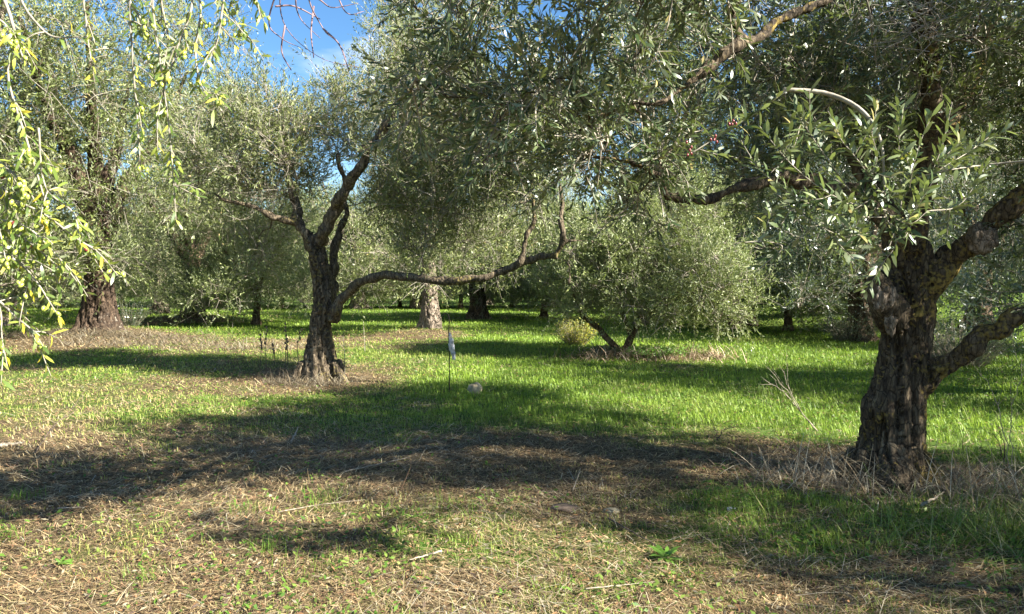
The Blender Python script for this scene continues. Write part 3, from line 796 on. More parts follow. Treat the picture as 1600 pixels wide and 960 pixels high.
rng = np.random.default_rng(77)
LN = [unit_leaf('leaf', L, W, M_LEAF_NEAR, c) for L, W, c in ((.077, .018, .1), (.068, .017, .2), (.084, .018, .04), (.058, .016, .15))]
OLY = olive_mesh('olive', .017, .0115, M_OLIVE_Y); OLR = olive_mesh('olive', .017, .0115, M_OLIVE_R)
D = 3.3
front = [([(1225, 140, 3.5, .010), (1290, 146, 3.5, .011), (1345, 172, 3.4, .010), (1376, 220, 3.3, .007), (1382, 300, 3.3, .005), (1385, 360, D, .003)], .75, 4),
    ([(1640, 250, 3.2, .006), (1560, 256, 3.5, .005), (1470, 268, 3.3, .004), (1400, 290, D, .003), (1330, 330, 3.2, .002)], .25, 3),
    ([(1385, 400, D, .003), (1408, 320, D, .003), (1404, 240, D, .0025), (1412, 165, D, .0015)], .1, 5),
    ([(1400, 380, D, .003), (1440, 300, D, .003), (1470, 235, D, .0025), (1488, 160, D, .0015)], .1, 5),
    ([(1376, 300, D, .003), (1340, 250, 3.2, .0025), (1302, 205, 3.2, .0015)], .1, 4),
    ([(1390, 330, D, .003), (1310, 310, 3.2, .0025), (1240, 260, 3.2, .002), (1185, 195, 3.2, .0015)], .1, 6),
    ([(1385, 340, D, .003), (1310, 335, 3.2, .0025), (1230, 300, 3.2, .002), (1170, 250, 3.2, .0015)], .2, 5),
    ([(1370, 360, D, .003), (1320, 370, 3.2, .002), (1260, 340, 3.2, .0015), (1210, 300, 3.2, .001)], .1, 5),
    ([(1380, 330, D, .003), (1420, 350, 3.2, .002), (1450, 330, 3.2, .0015)], .1, 3),
    ([(1385, 340, D, .003), (1400, 380, 3.2, .002), (1372, 420, 3.2, .0012)], .2, 3),
    ([(1320, 350, D, .003), (1300, 385, 3.2, .002), (1330, 410, 3.2, .0012)], .2, 2),
    ([(1150, 380, 3.2, .002), (1195, 378, 3.2, .003), (1222, 388, 3.2, .003), (1180, 425, 3.2, .0015)], .0, 1),
    ([(1460, 270, D, .0025), (1510, 240, 3.4, .002), (1545, 215, 3.5, .0012)], .2, 3),
    ([(1350, 280, D, .0025), (1370, 250, 3.2, .002), (1360, 200, 3.2, .001)], .1, 3),
    ([(1450, 330, D, .0025), (1500, 320, 3.4, .002), (1540, 260, 3.4, .001)], .3, 2),
    ([(1300, 330, D, .0025), (1260, 310, 3.2, .002), (1225, 340, 3.2, .001)], .1, 3),
    ([(1420, 300, D, .0025), (1430, 250, 3.2, .002), (1450, 190, 3.2, .001)], .1, 3),
    ([(1330, 300, D, .0025), (1280, 230, 3.2, .002), (1240, 170, 3.2, .001)], .1, 4),
    ([(1255, 175, 3.5, .0025), (1240, 230, 3.3, .002), (1205, 270, 3.2, .001)], .1, 4),
    ([(1080, 240, 3.5, .003), (1120, 215, 3.5, .003), (1160, 190, 3.5, .003), (1228, 142, 3.5, .006)], .3, 4)]
spray(t1, ROOT1, front, rng, LN, M_LEAF, M_TWIG, 290, .024, side_len=.13, grav=.1, part_name='leafy_branch', leaf_L=.074, leaf_W=.0175)
# red olives in three clusters
stub = Acc()
clus = obj('fruit_sprig', None, t1) if False else None
for (px, py) in ((1075, 232), (1116, 213), (1146, 187)):
    p = Pt(px, py, 3.4) - ROOT1
    for q in range(5):
        o = obj('olive', OLR, t1)
        o.matrix_local = frame(p + rng.normal(size=3) * .012, np.array([rng.normal() * .4, rng.normal() * .4, -1]), np.array([.3, 1, 0]))

# ---- the second tree, left of the middle
X2, Y2 = Pt(500, 588, 12.1)[:2]; Z2 = gz(X2, Y2); ROOT2 = np.array([X2, Y2, Z2])
def w2(px, py, Y, r): return np.append(Pt(px, py, Y - .7) - ROOT2, r)
trunk2 = L_(w2(500, 615, 12.8, .48), w2(500, 585, 12.8, .40), w2(500, 550, 12.8, .30), w2(500, 510, 12.8, .225), w2(504, 470, 12.8, .22), w2(500, 430, 12.8, .20), w2(492, 395, 12.8, .19), w2(484, 372, 12.8, .17))
limbs2 = [(trunk2, 50, 32),
    (L_(w2(486, 385, 12.8, .15), w2(470, 355, 12.8, .11), w2(440, 345, 12.7, .07), w2(400, 325, 12.6, .055), w2(350, 312, 12.5, .04), w2(310, 290, 12.4, .025)), 40, 12),
    (L_(w2(470, 360, 12.8, .11), w2(462, 325, 12.9, .10), w2(450, 270, 13.0, .07), w2(440, 190, 13.2, .04)), 36, 12),
    (L_(w2(488, 388, 12.8, .14), w2(512, 350, 12.7, .125), w2(535, 300, 12.5, .12), w2(565, 250, 12.3, .10), w2(605, 190, 12.2, .07), w2(640, 130, 12.5, .035)), 50, 14),
    (L_(w2(515, 500, 12.95, .12), w2(518, 440, 13.1, .12), w2(522, 390, 13.2, .09), w2(540, 330, 13.4, .06), w2(530, 240, 13.6, .04)), 36, 12),
    (L_(w2(520, 500, 12.75, .13), w2(535, 468, 12.6, .12), w2(560, 442, 12.4, .10), w2(600, 432, 12.2, .085), w2(650, 434, 12.0, .085), w2(700, 440, 11.8, .08), w2(750, 436, 11.7, .075), w2(790, 422, 11.6, .08), w2(830, 408, 11.5, .07), w2(862, 400, 11.4, .065), w2(882, 376, 11.3, .06), w2(876, 340, 11.3, .045), w2(878, 300, 11.3, .035), w2(860, 240, 11.2, .02)), 120, 14),
    (L_(w2(812, 412, 11.5, .06), w2(822, 370, 11.4, .05), w2(836, 330, 11.4, .045), w2(830, 280, 11.4, .04), w2(842, 230, 11.3, .03), w2(800, 160, 11.3, .02)), 36, 10),
    (L_(w2(885, 378, 11.3, .035), w2(915, 375, 11.2, .035), w2(940, 385, 11.1, .025), w2(950, 400, 11.1, .02)), 20, 8),
    (L_(w2(862, 402, 11.4, .035), w2(885, 412, 11.3, .03), w2(890, 440, 11.2, .025), w2(893, 458, 11.2, .015)), 20, 8),
    (L_(w2(475, 568, 12.7, .13), w2(458, 603, 12.6, .11), w2(440, 622, 12.5, .06)), 12, 10),
    (L_(w2(522, 568, 12.7, .13), w2(540, 605, 12.6, .10), w2(552, 622, 12.5, .05)), 12, 10)]
def b2(px, py, Y, rx, ry, rz):
    p = Pt(px, py, Y - .7) - ROOT2; return (p[0], p[1], p[2], rx, ry, rz)
t2 = thing('olive_tree', 'olive tree left of centre with a long low lichen-covered limb reaching right', 'olive tree', tuple(ROOT2), 'olive trees of the grove')
tm = make_trunk_mesh('trunk', limbs2, 0.028, M_BARK2, 0.06, 0.018, 8, slim=.74)
blobs2 = [b2(430, 235, 13.2, 1.1, 1.4, .95), b2(530, 200, 14.2, 1.0, .9, .7), b2(360, 250, 12.8, .9, 1.2, .9), b2(665, 170, 12.6, .8, 1.2, 1.2), b2(640, 310, 13.6, .8, .8, .7),
          b2(700, 270, 12.3, 1.0, 1.1, 1.0), b2(800, 240, 11.6, .8, 1.1, .9), b2(690, 370, 13.2, .9, .7, .6), b2(860, 210, 11.4, .7, .8, .8), b2(395, 390, 13.6, .6, .6, .4)]
cv, tw, lf = make_crown(41, limbs2, blobs2, 300, 9, 3, 12, 0.078, 0.019, M_LEAF_FAR, M_TWIG, detailed=False, spread=.26, sec_r=.018, sprig_len=.34, up=.5)
finish_tree(t2, tm, cv, tw, lf, M_BARK2, 24)

def dead_twigs(root, origin, px, py, Y, n, size, seed, mat, name='dead_twigs', bias=(0, 0, 0.1)):
    r = np.random.default_rng(seed); p = Pt(px, py, Y) - np.asarray(origin)
    A = p + r.normal(size=(n, 3)) * size * .18
    d = nrm(r.normal(size=(n, 3)) + np.array(bias)); ln = size * r.uniform(.4, 1.1, n)[:, None]
    C = A + d * ln; B = (A + C) / 2 + r.normal(size=(n, 3)) * size * .22
    V, Q, P, T = many_tubes(A, B, C, np.full(n, .005 * size + .001), np.full(n, .0018), 3, 5)
    acc = Acc(); acc.add(V, Q)
    m = n * 3; i = r.integers(0, n, m); k = r.integers(1, 5, m)
    A2 = P[i, k]; C2 = A2 + nrm(r.normal(size=(m, 3)) + np.array(bias)) * size * r.uniform(.15, .5, m)[:, None]
    V, Q, _, _ = many_tubes(A2, (A2 + C2) / 2 + r.normal(size=(m, 3)) * size * .04, C2, np.full(m, .0025), np.full(m, .0015), 3, 4); acc.add(V, Q)
    return obj(name, acc.mesh(name, mat), root, kind='stuff')
dead_twigs(t2, ROOT2, 600, 205, 12.0, 34, .6, 3, M_TWIG_GREY)
dead_twigs(t2, ROOT2, 420, 300, 12.0, 36, .6, 5, M_TWIG_GREY)
dead_twigs(t2, ROOT2, 570, 250, 11.9, 14, .4, 6, M_TWIG_GREY)
dead_twigs(t1, ROOT1, 1480, 30, 4.6, 26, .5, 7, M_TWIG_GREY, bias=(-.6, 0, 0))
dead_twigs(t1, ROOT1, 1050, 330, 5.0, 14, .35, 8, M_TWIG_GREY)

# ---- the low round tree with two thin stems
X3, Y3 = Pt(975, 560, 15.5)[:2]; Z3 = gz(X3, Y3); ROOT3 = np.array([X3, Y3, Z3])
def w3(px, py, Y, r): return np.append(Pt(px, py, Y) - ROOT3, r)
def b3(px, py, Y, rx, ry, rz):
    p = Pt(px, py, Y) - ROOT3; return (p[0], p[1], p[2], rx, ry, rz)
limbs3 = [(L_(w3(975, 575, 15.5, .13), w3(974, 560, 15.5, .12), w3(985, 530, 15.5, .09), w3(1000, 500, 15.5, .075), w3(1018, 460, 15.5, .06), w3(1040, 410, 15.5, .04), w3(1060, 350, 15.5, .02)), 30, 12),
    (L_(w3(975, 568, 15.5, .11), w3(962, 545, 15.4, .08), w3(940, 520, 15.4, .065), w3(918, 500, 15.3, .055), w3(903, 480, 15.2, .04), w3(890, 440, 15.2, .02)), 30, 12),
    (L_(w3(1000, 500, 15.5, .05), w3(1050, 470, 15.3, .04), w3(1110, 450, 15.2, .025)), 16, 8),
    (L_(w3(985, 530, 15.5, .05), w3(970, 460, 15.6, .045), w3(960, 380, 15.7, .025)), 16, 8)]
t3 = thing('olive_tree', 'low round olive tree on two thin stems in the green clearing', 'olive tree', tuple(ROOT3), 'olive trees of the grove')
tm = make_trunk_mesh('trunk', limbs3, 0.025, M_BARK_BROWN, 0.015, 0.008, 12)
blobs3 = [b3(1120, 490, 15.2, .8, .8, .4), b3(900, 480, 15.2, .6, .7, .35), b3(1030, 460, 14.9, 1.2, .8, .7), b3(990, 400, 15.5, 1.5, 1.4, 1.1), b3(1090, 430, 15.4, 1.1, 1.2, .95), b3(920, 420, 15.3, 1.0, 1.1, .85), b3(1040, 340, 15.8, 1.3, 1.3, .9), b3(870, 440, 15.6, .6, .8, .45), b3(1145, 470, 15.3, .55, .8, .45), b3(1000, 480, 15.0, .9, .7, .3)]
cv, tw, lf = make_crown(51, limbs3, blobs3, 330, 9, 3, 12, 0.076, 0.02, M_LEAF_SILVER_LIT, M_TWIG, stems=False, spread=.26, sec_r=.013, sprig_len=.36, up=.35)
finish_tree(t3, tm, cv, tw, lf, M_BARK_BROWN, 12)

# ---- kinds of the farther trees, shared by copies
def far_kind(seed, h, w, trunk_r, bark, leaf, n_sec=235, low=1.3, lean=0.0, stems=1, tw_per=9, leaf_n=11, lL=.105, lW=.032):
    r = np.random.default_rng(seed)
    limbs = []
    th = h * .26
    base = L_((0, 0, -.25, trunk_r * 1.7), (0, 0, 0.02, trunk_r * 1.35), (lean * .2, 0, th * .3, trunk_r * .98), (lean * .5, .05, th * .7, trunk_r * .85), (lean, 0, th, trunk_r * .8))
    limbs.append((base, 40, 28))
    nl = 5
    for q in range(nl):
        a = q * 2 * np.pi / nl + r.uniform(-.4, .4); rr = w * .32 * r.uniform(.7, 1.1)
        top = h * r.uniform(.62, .85)
        limbs.append((L_((lean, 0, th * .85, trunk_r * .6), (lean + math.cos(a) * rr * .35, math.sin(a) * rr * .35, th + (top - th) * .3, trunk_r * .42), (lean + math.cos(a) * rr * .8, math.sin(a) * rr * .8, th + (top - th) * .65, trunk_r * .25), (lean + math.cos(a) * rr * 1.1, math.sin(a) * rr * 1.1, top, trunk_r * .1)), 30, 10))
    for q in range(5):
        a = q * 1.257 + r.uniform(-.3, .3)
        limbs.append((L_((math.cos(a) * trunk_r * .5, math.sin(a) * trunk_r * .5, th * .35, trunk_r * .32), (math.cos(a) * trunk_r * 1.0, math.sin(a) * trunk_r * 1.0, .1, trunk_r * .36), (math.cos(a) * trunk_r * 1.6, math.sin(a) * trunk_r * 1.6, -.12, trunk_r * .25)), 12, 10))
    trunk = make_trunk_mesh('trunk', limbs, 0.045 if trunk_r > .25 else .03, bark, trunk_r * .22, .02, seed, 9)
    blobs = []
    for q in range(12):
        a = r.uniform(0, 6.28); t = r.random(); rr = w * .5 * math.sqrt(r.random()) * (1 - .35 * t)
        z = low + .6 + (h - low - 1.3) * t
        blobs.append((math.cos(a) * rr, math.sin(a) * rr, z, w * .24 * r.uniform(.8, 1.2), w * .24 * r.uniform(.8, 1.2), h * .11 * r.uniform(.8, 1.3)))
    for q in range(9):       # low skirts
        a = q * .7 + r.uniform(-.3, .3)
        blobs.append((math.cos(a) * w * .42, math.sin(a) * w * .42, low + .8 + r.uniform(.0, .7), w * .18, w * .18, .7))
    blobs.append((0, 0, h * .62, w * .33, w * .33, h * .2))
    cv, tw, lf = make_crown(seed + 100, limbs, blobs, n_sec, tw_per, 3, leaf_n, lL, lW, leaf, M_TWIG, stems=False, spread=.38, sec_r=.02, sprig_len=.5, up=.45, twig_r=.005)
    br = curves_mesh('branch_mass', cv, bark, 4)
    return dict(trunk=trunk, branch_mass=br, twig_mass=tw, crown=lf)
K_BIG = far_kind(201, 9.5, 8.2, .5, bark_mat('olive_bark_umber', (0.02, 0.014, 0.01), (0.075, 0.05, 0.032), (0.20, 0.14, 0.09), (0.3, 0.26, 0.2), -0.3, 0.6, 0.9), M_LEAF_FAR, low=2.4)
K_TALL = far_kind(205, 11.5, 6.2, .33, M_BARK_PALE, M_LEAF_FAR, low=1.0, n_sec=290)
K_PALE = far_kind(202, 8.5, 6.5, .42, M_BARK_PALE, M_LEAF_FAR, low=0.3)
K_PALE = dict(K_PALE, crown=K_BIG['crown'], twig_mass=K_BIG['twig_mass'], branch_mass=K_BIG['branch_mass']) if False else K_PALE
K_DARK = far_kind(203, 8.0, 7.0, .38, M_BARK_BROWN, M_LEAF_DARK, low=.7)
K_LOW = far_kind(204, 5.0, 5.0, .14, M_BARK_BROWN, M_LEAF_FAR, low=.0, n_sec=190)

def far_tree(kind, x, y, s, rz, label, group='olive trees of the grove', sz=None, crown_mat=None):
    z = gz(x, y)
    t = thing('olive_tree', label, 'olive tree', (x, y, z - .03), group, rz)
    t.scale = (s, s, sz or s)
    for nm, me in kind.items():
        o = obj(nm, me, t, kind=None if nm == 'trunk' else 'stuff')
        if nm == 'crown' and crown_mat:
            o.material_slots[0].link = 'OBJECT'; o.material_slots[0].material = crown_mat
    return t
def XY(px, Y): return ((px - CX) / F_PX * Y, Y)
far_tree(K_BIG, *XY(155, 21.5), 1.0, 0.4, 'massive old olive tree at the left with dappled brown trunk', sz=1.15)
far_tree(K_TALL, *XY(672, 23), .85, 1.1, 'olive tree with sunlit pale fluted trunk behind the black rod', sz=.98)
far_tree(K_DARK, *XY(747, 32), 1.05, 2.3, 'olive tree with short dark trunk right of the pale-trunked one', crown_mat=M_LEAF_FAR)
far_tree(K_DARK, *XY(300, 30), 1.1, 3.9, 'olive tree with dark trunk ringed by brown leaf litter', crown_mat=M_LEAF_SILVER_LIT)  # paler leaf colour stands in for sunlight on this crown
far_tree(K_PALE, *XY(250, 37), .95, 5.0, 'olive tree with slim leaning grey trunk between two dark trunks', crown_mat=M_LEAF_SILVER_LIT)  # crown painted paler, as if sunlit
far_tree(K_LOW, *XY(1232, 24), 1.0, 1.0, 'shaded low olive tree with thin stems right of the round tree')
far_tree(K_DARK, 9.2, 9.7, .78, 0.3, 'dark leafy olive tree behind the near one at the right edge')
far_tree(K_DARK, *XY(1345, 20), .9, 2.0, 'dark olive crown directly behind the forked trunk at right')
G = 'far olive trees filling the backdrop'
GL = 'grey green olive tree in the dense backdrop beyond the clearing'
rb = np.random.default_rng(9)
back = [(10, 27, K_PALE), (400, 27, K_LOW), (560, 43, K_PALE), (850, 33, K_LOW), (900, 42, K_PALE), (1010, 27, K_TALL), (1090, 37, K_PALE), (1160, 27, K_DARK),
        (1290, 34, K_DARK), (1430, 28, K_DARK), (1530, 22, K_DARK), (1600, 35, K_PALE), (-60, 19, K_TALL), (-40, 36, K_PALE), (330, 48, K_PALE), (480, 54, K_PALE), (650, 44, K_TALL), (760, 50, K_PALE), (950, 52, K_PALE), (1120, 50, K_PALE), (1300, 48, K_PALE), (1480, 46, K_PALE), (1680, 44, K_PALE), (60, 60, K_PALE),
        (700, 64, K_PALE), (860, 64, K_TALL), (540, 66, K_PALE), (380, 64, K_PALE), (220, 64, K_PALE), (1030, 64, K_TALL), (1200, 64, K_PALE), (1380, 62, K_PALE), (1560, 60, K_PALE), (460, 80, K_PALE), (620, 80, K_TALL), (780, 80, K_TALL), (940, 80, K_PALE), (300, 80, K_PALE), (140, 80, K_PALE), (1100, 80, K_PALE)]
BL = {(10, 27): 'olive crown behind the drooping fruit branch at the left edge', (400, 27): 'small olive tree between the leaf-ringed trunk and the long-limbed tree', (430, 37): 'olive tree behind the small one left of the long-limbed tree',
      (560, 43): 'olive tree framed between the long-limbed trunk and the pale fluted one', (850, 33): 'low olive tree left of the yellow-green shrub', (1010, 27): 'tall olive tree rising directly behind the low round tree',
      (1160, 27): 'dark olive tree behind the right flank of the round tree', (1530, 22): 'dark olive tree seen above the right lower limb', (-60, 19): 'tall olive tree at the far left edge'}
for px, Y, K in back:
    far_tree(K, *XY(px, Y), rb.uniform(.9, 1.15), rb.uniform(0, 6.28), BL.get((px, Y), GL), G, crown_mat=M_LEAF_SILVER_LIT if (px, Y) in ((400, 27), (10, 27)) else None)  # paler leaf colour paints two crowns as sunlit foliage
for k, px in enumerate((15, 95, 190, 275, 345, 440, 560, 625, 720, 800, 905, 985, 1070, 1150, 1240)):
    far_tree(K_LOW, *XY(px, 43 + 5 * rb.random()), rb.uniform(.85, 1.15), rb.uniform(0, 6.28), 'low sunlit olive tree closing the view at the back of the grove', 'low olive trees closing the view', crown_mat=M_LEAF_SILVER_LIT)  # sunlit look painted into the pale leaf colour
# trees just outside the picture whose shadows fall into it
far_tree(K_DARK, 8.1, 2.4, .74, 1.3, 'olive tree standing beyond the right edge shading the near grass')
far_tree(K_BIG, 17.5, 9.5, .8, 2.9, 'olive tree beyond the right edge of the clearing', G)
far_tree(K_PALE, 15.5, 15.5, .8, 4.0, 'olive tree on the rising ground at the far right', G)

# ------------------------------------------------------------------ hanging branches in the left foreground
rng = np.random.default_rng(123)
LY = [unit_leaf('leaf', L, W, M_LEAF_YEL, c) for L, W, c in ((.042, .0095, .15), (.037, .009, .3), (.047, .010, .08), (.031, .0085, .2))]
org = Pt(-120, 60, 2.0)
hb = thing('olive_branch', 'yellow-green olive branch with fruit drooping in at the left edge', 'olive branch', tuple(org), 'hanging olive branches')
E = 2.0
S_left = [([(-200, -200, E, .008), (-30, -60, E, .006), (25, 60, E, .004), (12, 120, E, .003), (45, 230, E, .003), (72, 320, E, .002)], .35, 7),
    ([(-120, 200, E, .005), (-40, 230, E, .004), (30, 280, E, .003), (75, 350, E, .0015)], .2, 8),
    ([(-120, 280, E, .005), (-20, 300, E, .004), (60, 330, E, .003), (118, 372, E, .003), (150, 392, E, .0035)], .1, 7),
    ([(-120, 320, E, .005), (-30, 345, E, .004), (40, 375, E, .003), (100, 425, E, .0015)], .1, 9),
    ([(-120, 380, E, .005), (-20, 390, E, .004), (40, 420, E, .003), (95, 500, E, .0015)], .1, 9),
    ([(-120, 430, E, .005), (-20, 460, E, .004), (30, 500, E, .003), (62, 525, E, .0015)], .1, 6),
    ([(-60, 400, E, .004), (-5, 470, E, .003), (3, 530, E, .002), (12, 578, E, .0012)], .2, 3),
    ([(60, 200, E, .003), (70, 290, E, .0025), (112, 330, E, .002), (140, 372, E, .0012)], .1, 4),
    ([(-60, 260, E, .004), (10, 300, E, .003), (30, 360, E, .002), (28, 430, E, .0012)], .1, 7),
    ([(-60, 340, E, .004), (30, 350, E, .003), (80, 390, E, .002), (120, 440, E, .0012)], .2, 5),
    ([(-60, 0, E, .004), (10, 40, E, .003), (40, 100, E, .002)], .2, 3)]
spray(hb, org, S_left, rng, LY, M_LEAF_YEL_A, M_TWIG, 295, .023, side_len=.085, grav=-.3, olives=[OLY, OLR], n_olive=190, olive_probs=[.96, .04], leaf_L=.04, leaf_W=.0092)
org = Pt(240, -160, 2.1)
hb2 = thing('olive_branch', 'green olive sprays hanging from above at the upper left corner', 'olive branch', tuple(org), 'hanging olive branches')
E = 2.15
S_mid = [([(240, -160, E, .008), (205, -20, E, .004), (207, 90, E, .003), (214, 180, E, .0025), (220, 275, E, .0015)], .3, 3),
    ([(240, -160, E, .008), (238, 0, E, .004), (252, 110, E, .003), (264, 200, E, .0025), (272, 300, E, .002), (275, 350, E, .0012)], .25, 6),
    ([(240, -160, E, .008), (300, -20, E, .004), (275, 80, E, .003), (250, 160, E, .002), (242, 235, E, .0012)], .3, 8),
    ([(240, -160, E, .008), (310, -10, E, .004), (305, 80, E, .003), (318, 140, E, .002), (352, 146, E, .0012)], .3, 6),
    ([(240, -160, E, .008), (340, -40, E, .004), (345, 30, E, .003), (330, 100, E, .0015)], .3, 7),
    ([(240, -160, E, .008), (250, -10, 2.3, .004), (262, 60, 2.3, .003), (250, 120, 2.3, .0015)], .3, 9),
    ([(240, -160, E, .008), (350, -60, 2.2, .004), (395, -10, 2.3, .003), (408, 30, 2.3, .0015)], .6, 4),
    ([(240, -160, E, .008), (290, -40, 2.2, .004), (350, 10, 2.3, .003), (385, 60, 2.3, .0015)], .4, 8),
    ([(240, -160, E, .008), (140, -30, E, .003), (135, 40, E, .003), (142, 95, E, .0012)], .45, 3),
    ([(240, -160, E, .008), (40, -40, E, .004), (70, 50, E, .003), (136, 58, E, .0012)], .75, 1),
    ([(240, -160, E, .008), (190, -40, E, .004), (220, 30, E, .003), (240, 70, E, .0015)], .4, 6),
    ([(272, 290, E, .002), (290, 298, E, .0018), (312, 310, E, .0012)], .1, 1)]
spray(hb2, org, S_mid, rng, LY, M_LEAF_YEL_A, M_TWIG, 190, .024, side_len=.07, grav=-.3, olives=[OLY, OLR], n_olive=70, olive_probs=[.98, .02], leaf_L=.04, leaf_W=.0092)
# bare shoots against the sky
org = Pt(470, -120, 3.2)
acc = Acc()
rr = np.random.default_rng(4)
lines = [[(470, -120), (480, -10), (505, 45), (520, 60)], [(470, -120), (440, -30), (445, 40), (500, 90), (560, 105)], [(450, -60), (420, 30), (440, 60), (470, 75)], [(500, -80), (530, 0), (545, 22), (568, 18)], [(480, -10), (500, 0), (520, 12), (560, 5)], [(490, 10), (486, 50), (490, 90)], [(445, 40), (440, 80), (455, 110)], [(505, 45), (530, 70), (545, 110)], [(430, 10), (460, 10), (500, 30)], [(470, -40), (462, 0), (470, 30), (500, 60)]]
for ln in lines:
    Pp = [np.append(Pt(a, b, 3.2 + rr.uniform(-.1, .1)) - org, 0.0045 - .0011 * k) for k, (a, b) in enumerate(ln)]
    L = smooth_line(Pp, 20); V, Q, T = tube(L[:, :3], np.maximum(L[:, 3], .0012), 5); acc.add(V, Q, T)
bs = thing('bare_branch', 'thin leafless purplish shoots hanging against the patch of blue sky', 'bare branch', tuple(org))
obj('shoot', acc.mesh('shoot', M_TWIG_PURPLE), bs)

# ------------------------------------------------------------------ dry brush at the trunks
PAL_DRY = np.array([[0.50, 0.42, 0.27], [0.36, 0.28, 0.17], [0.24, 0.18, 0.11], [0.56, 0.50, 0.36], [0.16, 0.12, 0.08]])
def brush(name, label, spots, seed, n, L0, L1, W, pmin=.1, pmax=1.2, pal=PAL_DRY, parent=None, cat='brush'):
    r = np.random.default_rng(seed); B = []; c = []
    w = np.array([s[4] for s in spots], float); w /= w.sum(); idx = r.choice(len(spots), n, p=w)
    S = np.array([s[:4] for s in spots], float)[idx]
    x = S[:, 0] + r.normal(size=n) * S[:, 2]; y = S[:, 1] + r.normal(size=n) * S[:, 3]
    z = ground_z(x, y)
    ok = clear_of_trunks(x, y); x, y, z = x[ok], y[ok], z[ok]; n = len(x)
    yaw = r.uniform(0, 6.28, n); p0 = r.uniform(pmin, pmax, n); p1 = p0 - r.uniform(.3, 1.6, n)
    L = r.uniform(L0, L1, n); Wd = W * r.uniform(.6, 1.5, n)
    V, Q, k = ribbons(np.stack([x, y, z + .0], 1), yaw, p0, p1, L, Wd, 4, .4)
    V[:, 2] = np.maximum(V[:, 2], ground_z(V[:, 0], V[:, 1]) + .01)
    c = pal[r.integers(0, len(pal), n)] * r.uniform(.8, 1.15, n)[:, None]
    return obj(name, mesh_from(name, V, [Q], M_STRAW, False, col=np.repeat(c, k, 0)), parent, kind='stuff', label=label, cat=cat)
brush('dry_brush', 'tangle of dry stalks heaped round the foot of the near right trunk',
      [(2.9, 5.85, .4, .2, 4), (2.5, 6.0, .35, .2, 1.5), (3.5, 5.6, .35, .2, 3), (4.2, 5.3, .45, .25, 2.5)], 1, 3600, .1, .55, .005, .02, 1.2, PAL_DRY * .85)
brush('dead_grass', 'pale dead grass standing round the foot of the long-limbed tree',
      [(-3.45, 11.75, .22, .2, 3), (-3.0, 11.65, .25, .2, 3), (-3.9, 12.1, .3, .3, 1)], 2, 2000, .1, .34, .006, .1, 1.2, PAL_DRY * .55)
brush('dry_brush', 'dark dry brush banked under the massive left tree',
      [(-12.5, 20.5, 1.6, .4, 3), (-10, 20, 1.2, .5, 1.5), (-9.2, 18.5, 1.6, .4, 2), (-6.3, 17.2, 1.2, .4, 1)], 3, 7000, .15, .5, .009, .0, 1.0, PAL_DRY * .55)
brush('dead_grass', 'dry pinkish grass round the round tree stems',
      [(1.9, 14.9, .5, .25, 2), (3.2, 14.9, .5, .25, 2), (4.1, 15.3, .3, .3, 1.5), (-1.0, 31.0, 1.2, .4, 1)], 4, 1500, .12, .42, .012, .3, 1.4, PAL_DRY * np.array([1.05, .95, .95]))
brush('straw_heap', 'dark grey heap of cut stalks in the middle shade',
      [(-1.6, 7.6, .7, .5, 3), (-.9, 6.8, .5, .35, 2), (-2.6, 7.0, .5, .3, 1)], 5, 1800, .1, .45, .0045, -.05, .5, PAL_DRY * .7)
brush('weed_patch', 'long green weeds in the shade right of the near trunk',
      [(4.0, 5.0, .6, .4, 3), (5.2, 6.3, .5, .5, 2), (3.1, 4.6, .5, .25, 2), (6.5, 8.5, .8, .8, 1)], 6, 2200, .12, .38, .005, .5, 1.4,
      np.array([[.10, .17, .03], [.15, .22, .05], [.22, .24, .09], [.3, .27, .13]]), cat='weeds')

# litter of olive leaves and bits
def litter():
    r = np.random.default_rng(66); n = 30000
    x, y = polar_samples(r, n, 2.6, 26)
    z = ground_z(x, y) + .012 + .02 * r.random(n)
    yaw = r.uniform(0, 6.28, n)
    Dv = np.stack([np.cos(yaw), np.sin(yaw), r.normal(0, .25, n)], 1); Nv = nrm(np.array([0, 0, 1.]) + r.normal(size=(n, 3)) * .45)
    d = np.hypot(x, y)
    s = np.maximum(1, d / 8)
    V, Q, T = leaf_geo(np.stack([x, y, z], 1), Dv, Nv, .045 * r.uniform(.6, 1.2, n) * s ** .5, .012 * s ** .7, False)
    pal = np.array([[.16, .10, .055], [.26, .19, .10], [.24, .21, .14], [.08, .055, .04], [.24, .13, .06]])
    c = pal[r.integers(0, 5, n)]
    obj('leaf_litter', mesh_from('leaf_litter', V, [Q], M_STRAW, False, col=np.repeat(c, 4, 0)), kind='stuff', label='fallen olive leaves scattered over straw and grass', cat='leaf litter')
litter()

# ------------------------------------------------------------------ small things
# black rod with bent top, and the torn white bag hanging from it
rx, ry = Pt(702, 622, 10.6)[:2]; rz_ = gz(rx, ry)
L = smooth_line([Pt(702, 628, 10.6), Pt(702, 560, 10.6), Pt(701, 520, 10.6), Pt(702, 500, 10.6), Pt(700, 492, 10.6), Pt(695, 490, 10.6), Pt(691, 494, 10.6)], 40) - np.array([rx, ry, rz_])
V, Q, T = tube(L, .0075, 8)
o = obj('metal_rod', mesh_from('metal_rod', V, [Q, T], M_ROD, True), loc=(rx, ry, rz_), label='thin black metal rod with hooked top standing in the grass', cat='rod')
def make_translucent(m, f, col):
    t = m.node_tree; o = [n for n in t.nodes if n.type == 'OUTPUT_MATERIAL'][0]; src = o.inputs[0].links[0].from_socket
    tr = N_(t, 'ShaderNodeBsdfTranslucent'); tr.inputs[0].default_value = (*col, 1)
    ms = N_(t, 'ShaderNodeMixShader'); ms.inputs[0].default_value = f
    t.links.new(src, ms.inputs[1]); t.links.new(tr.outputs[0], ms.inputs[2]); t.links.new(ms.outputs[0], o.inputs[0])
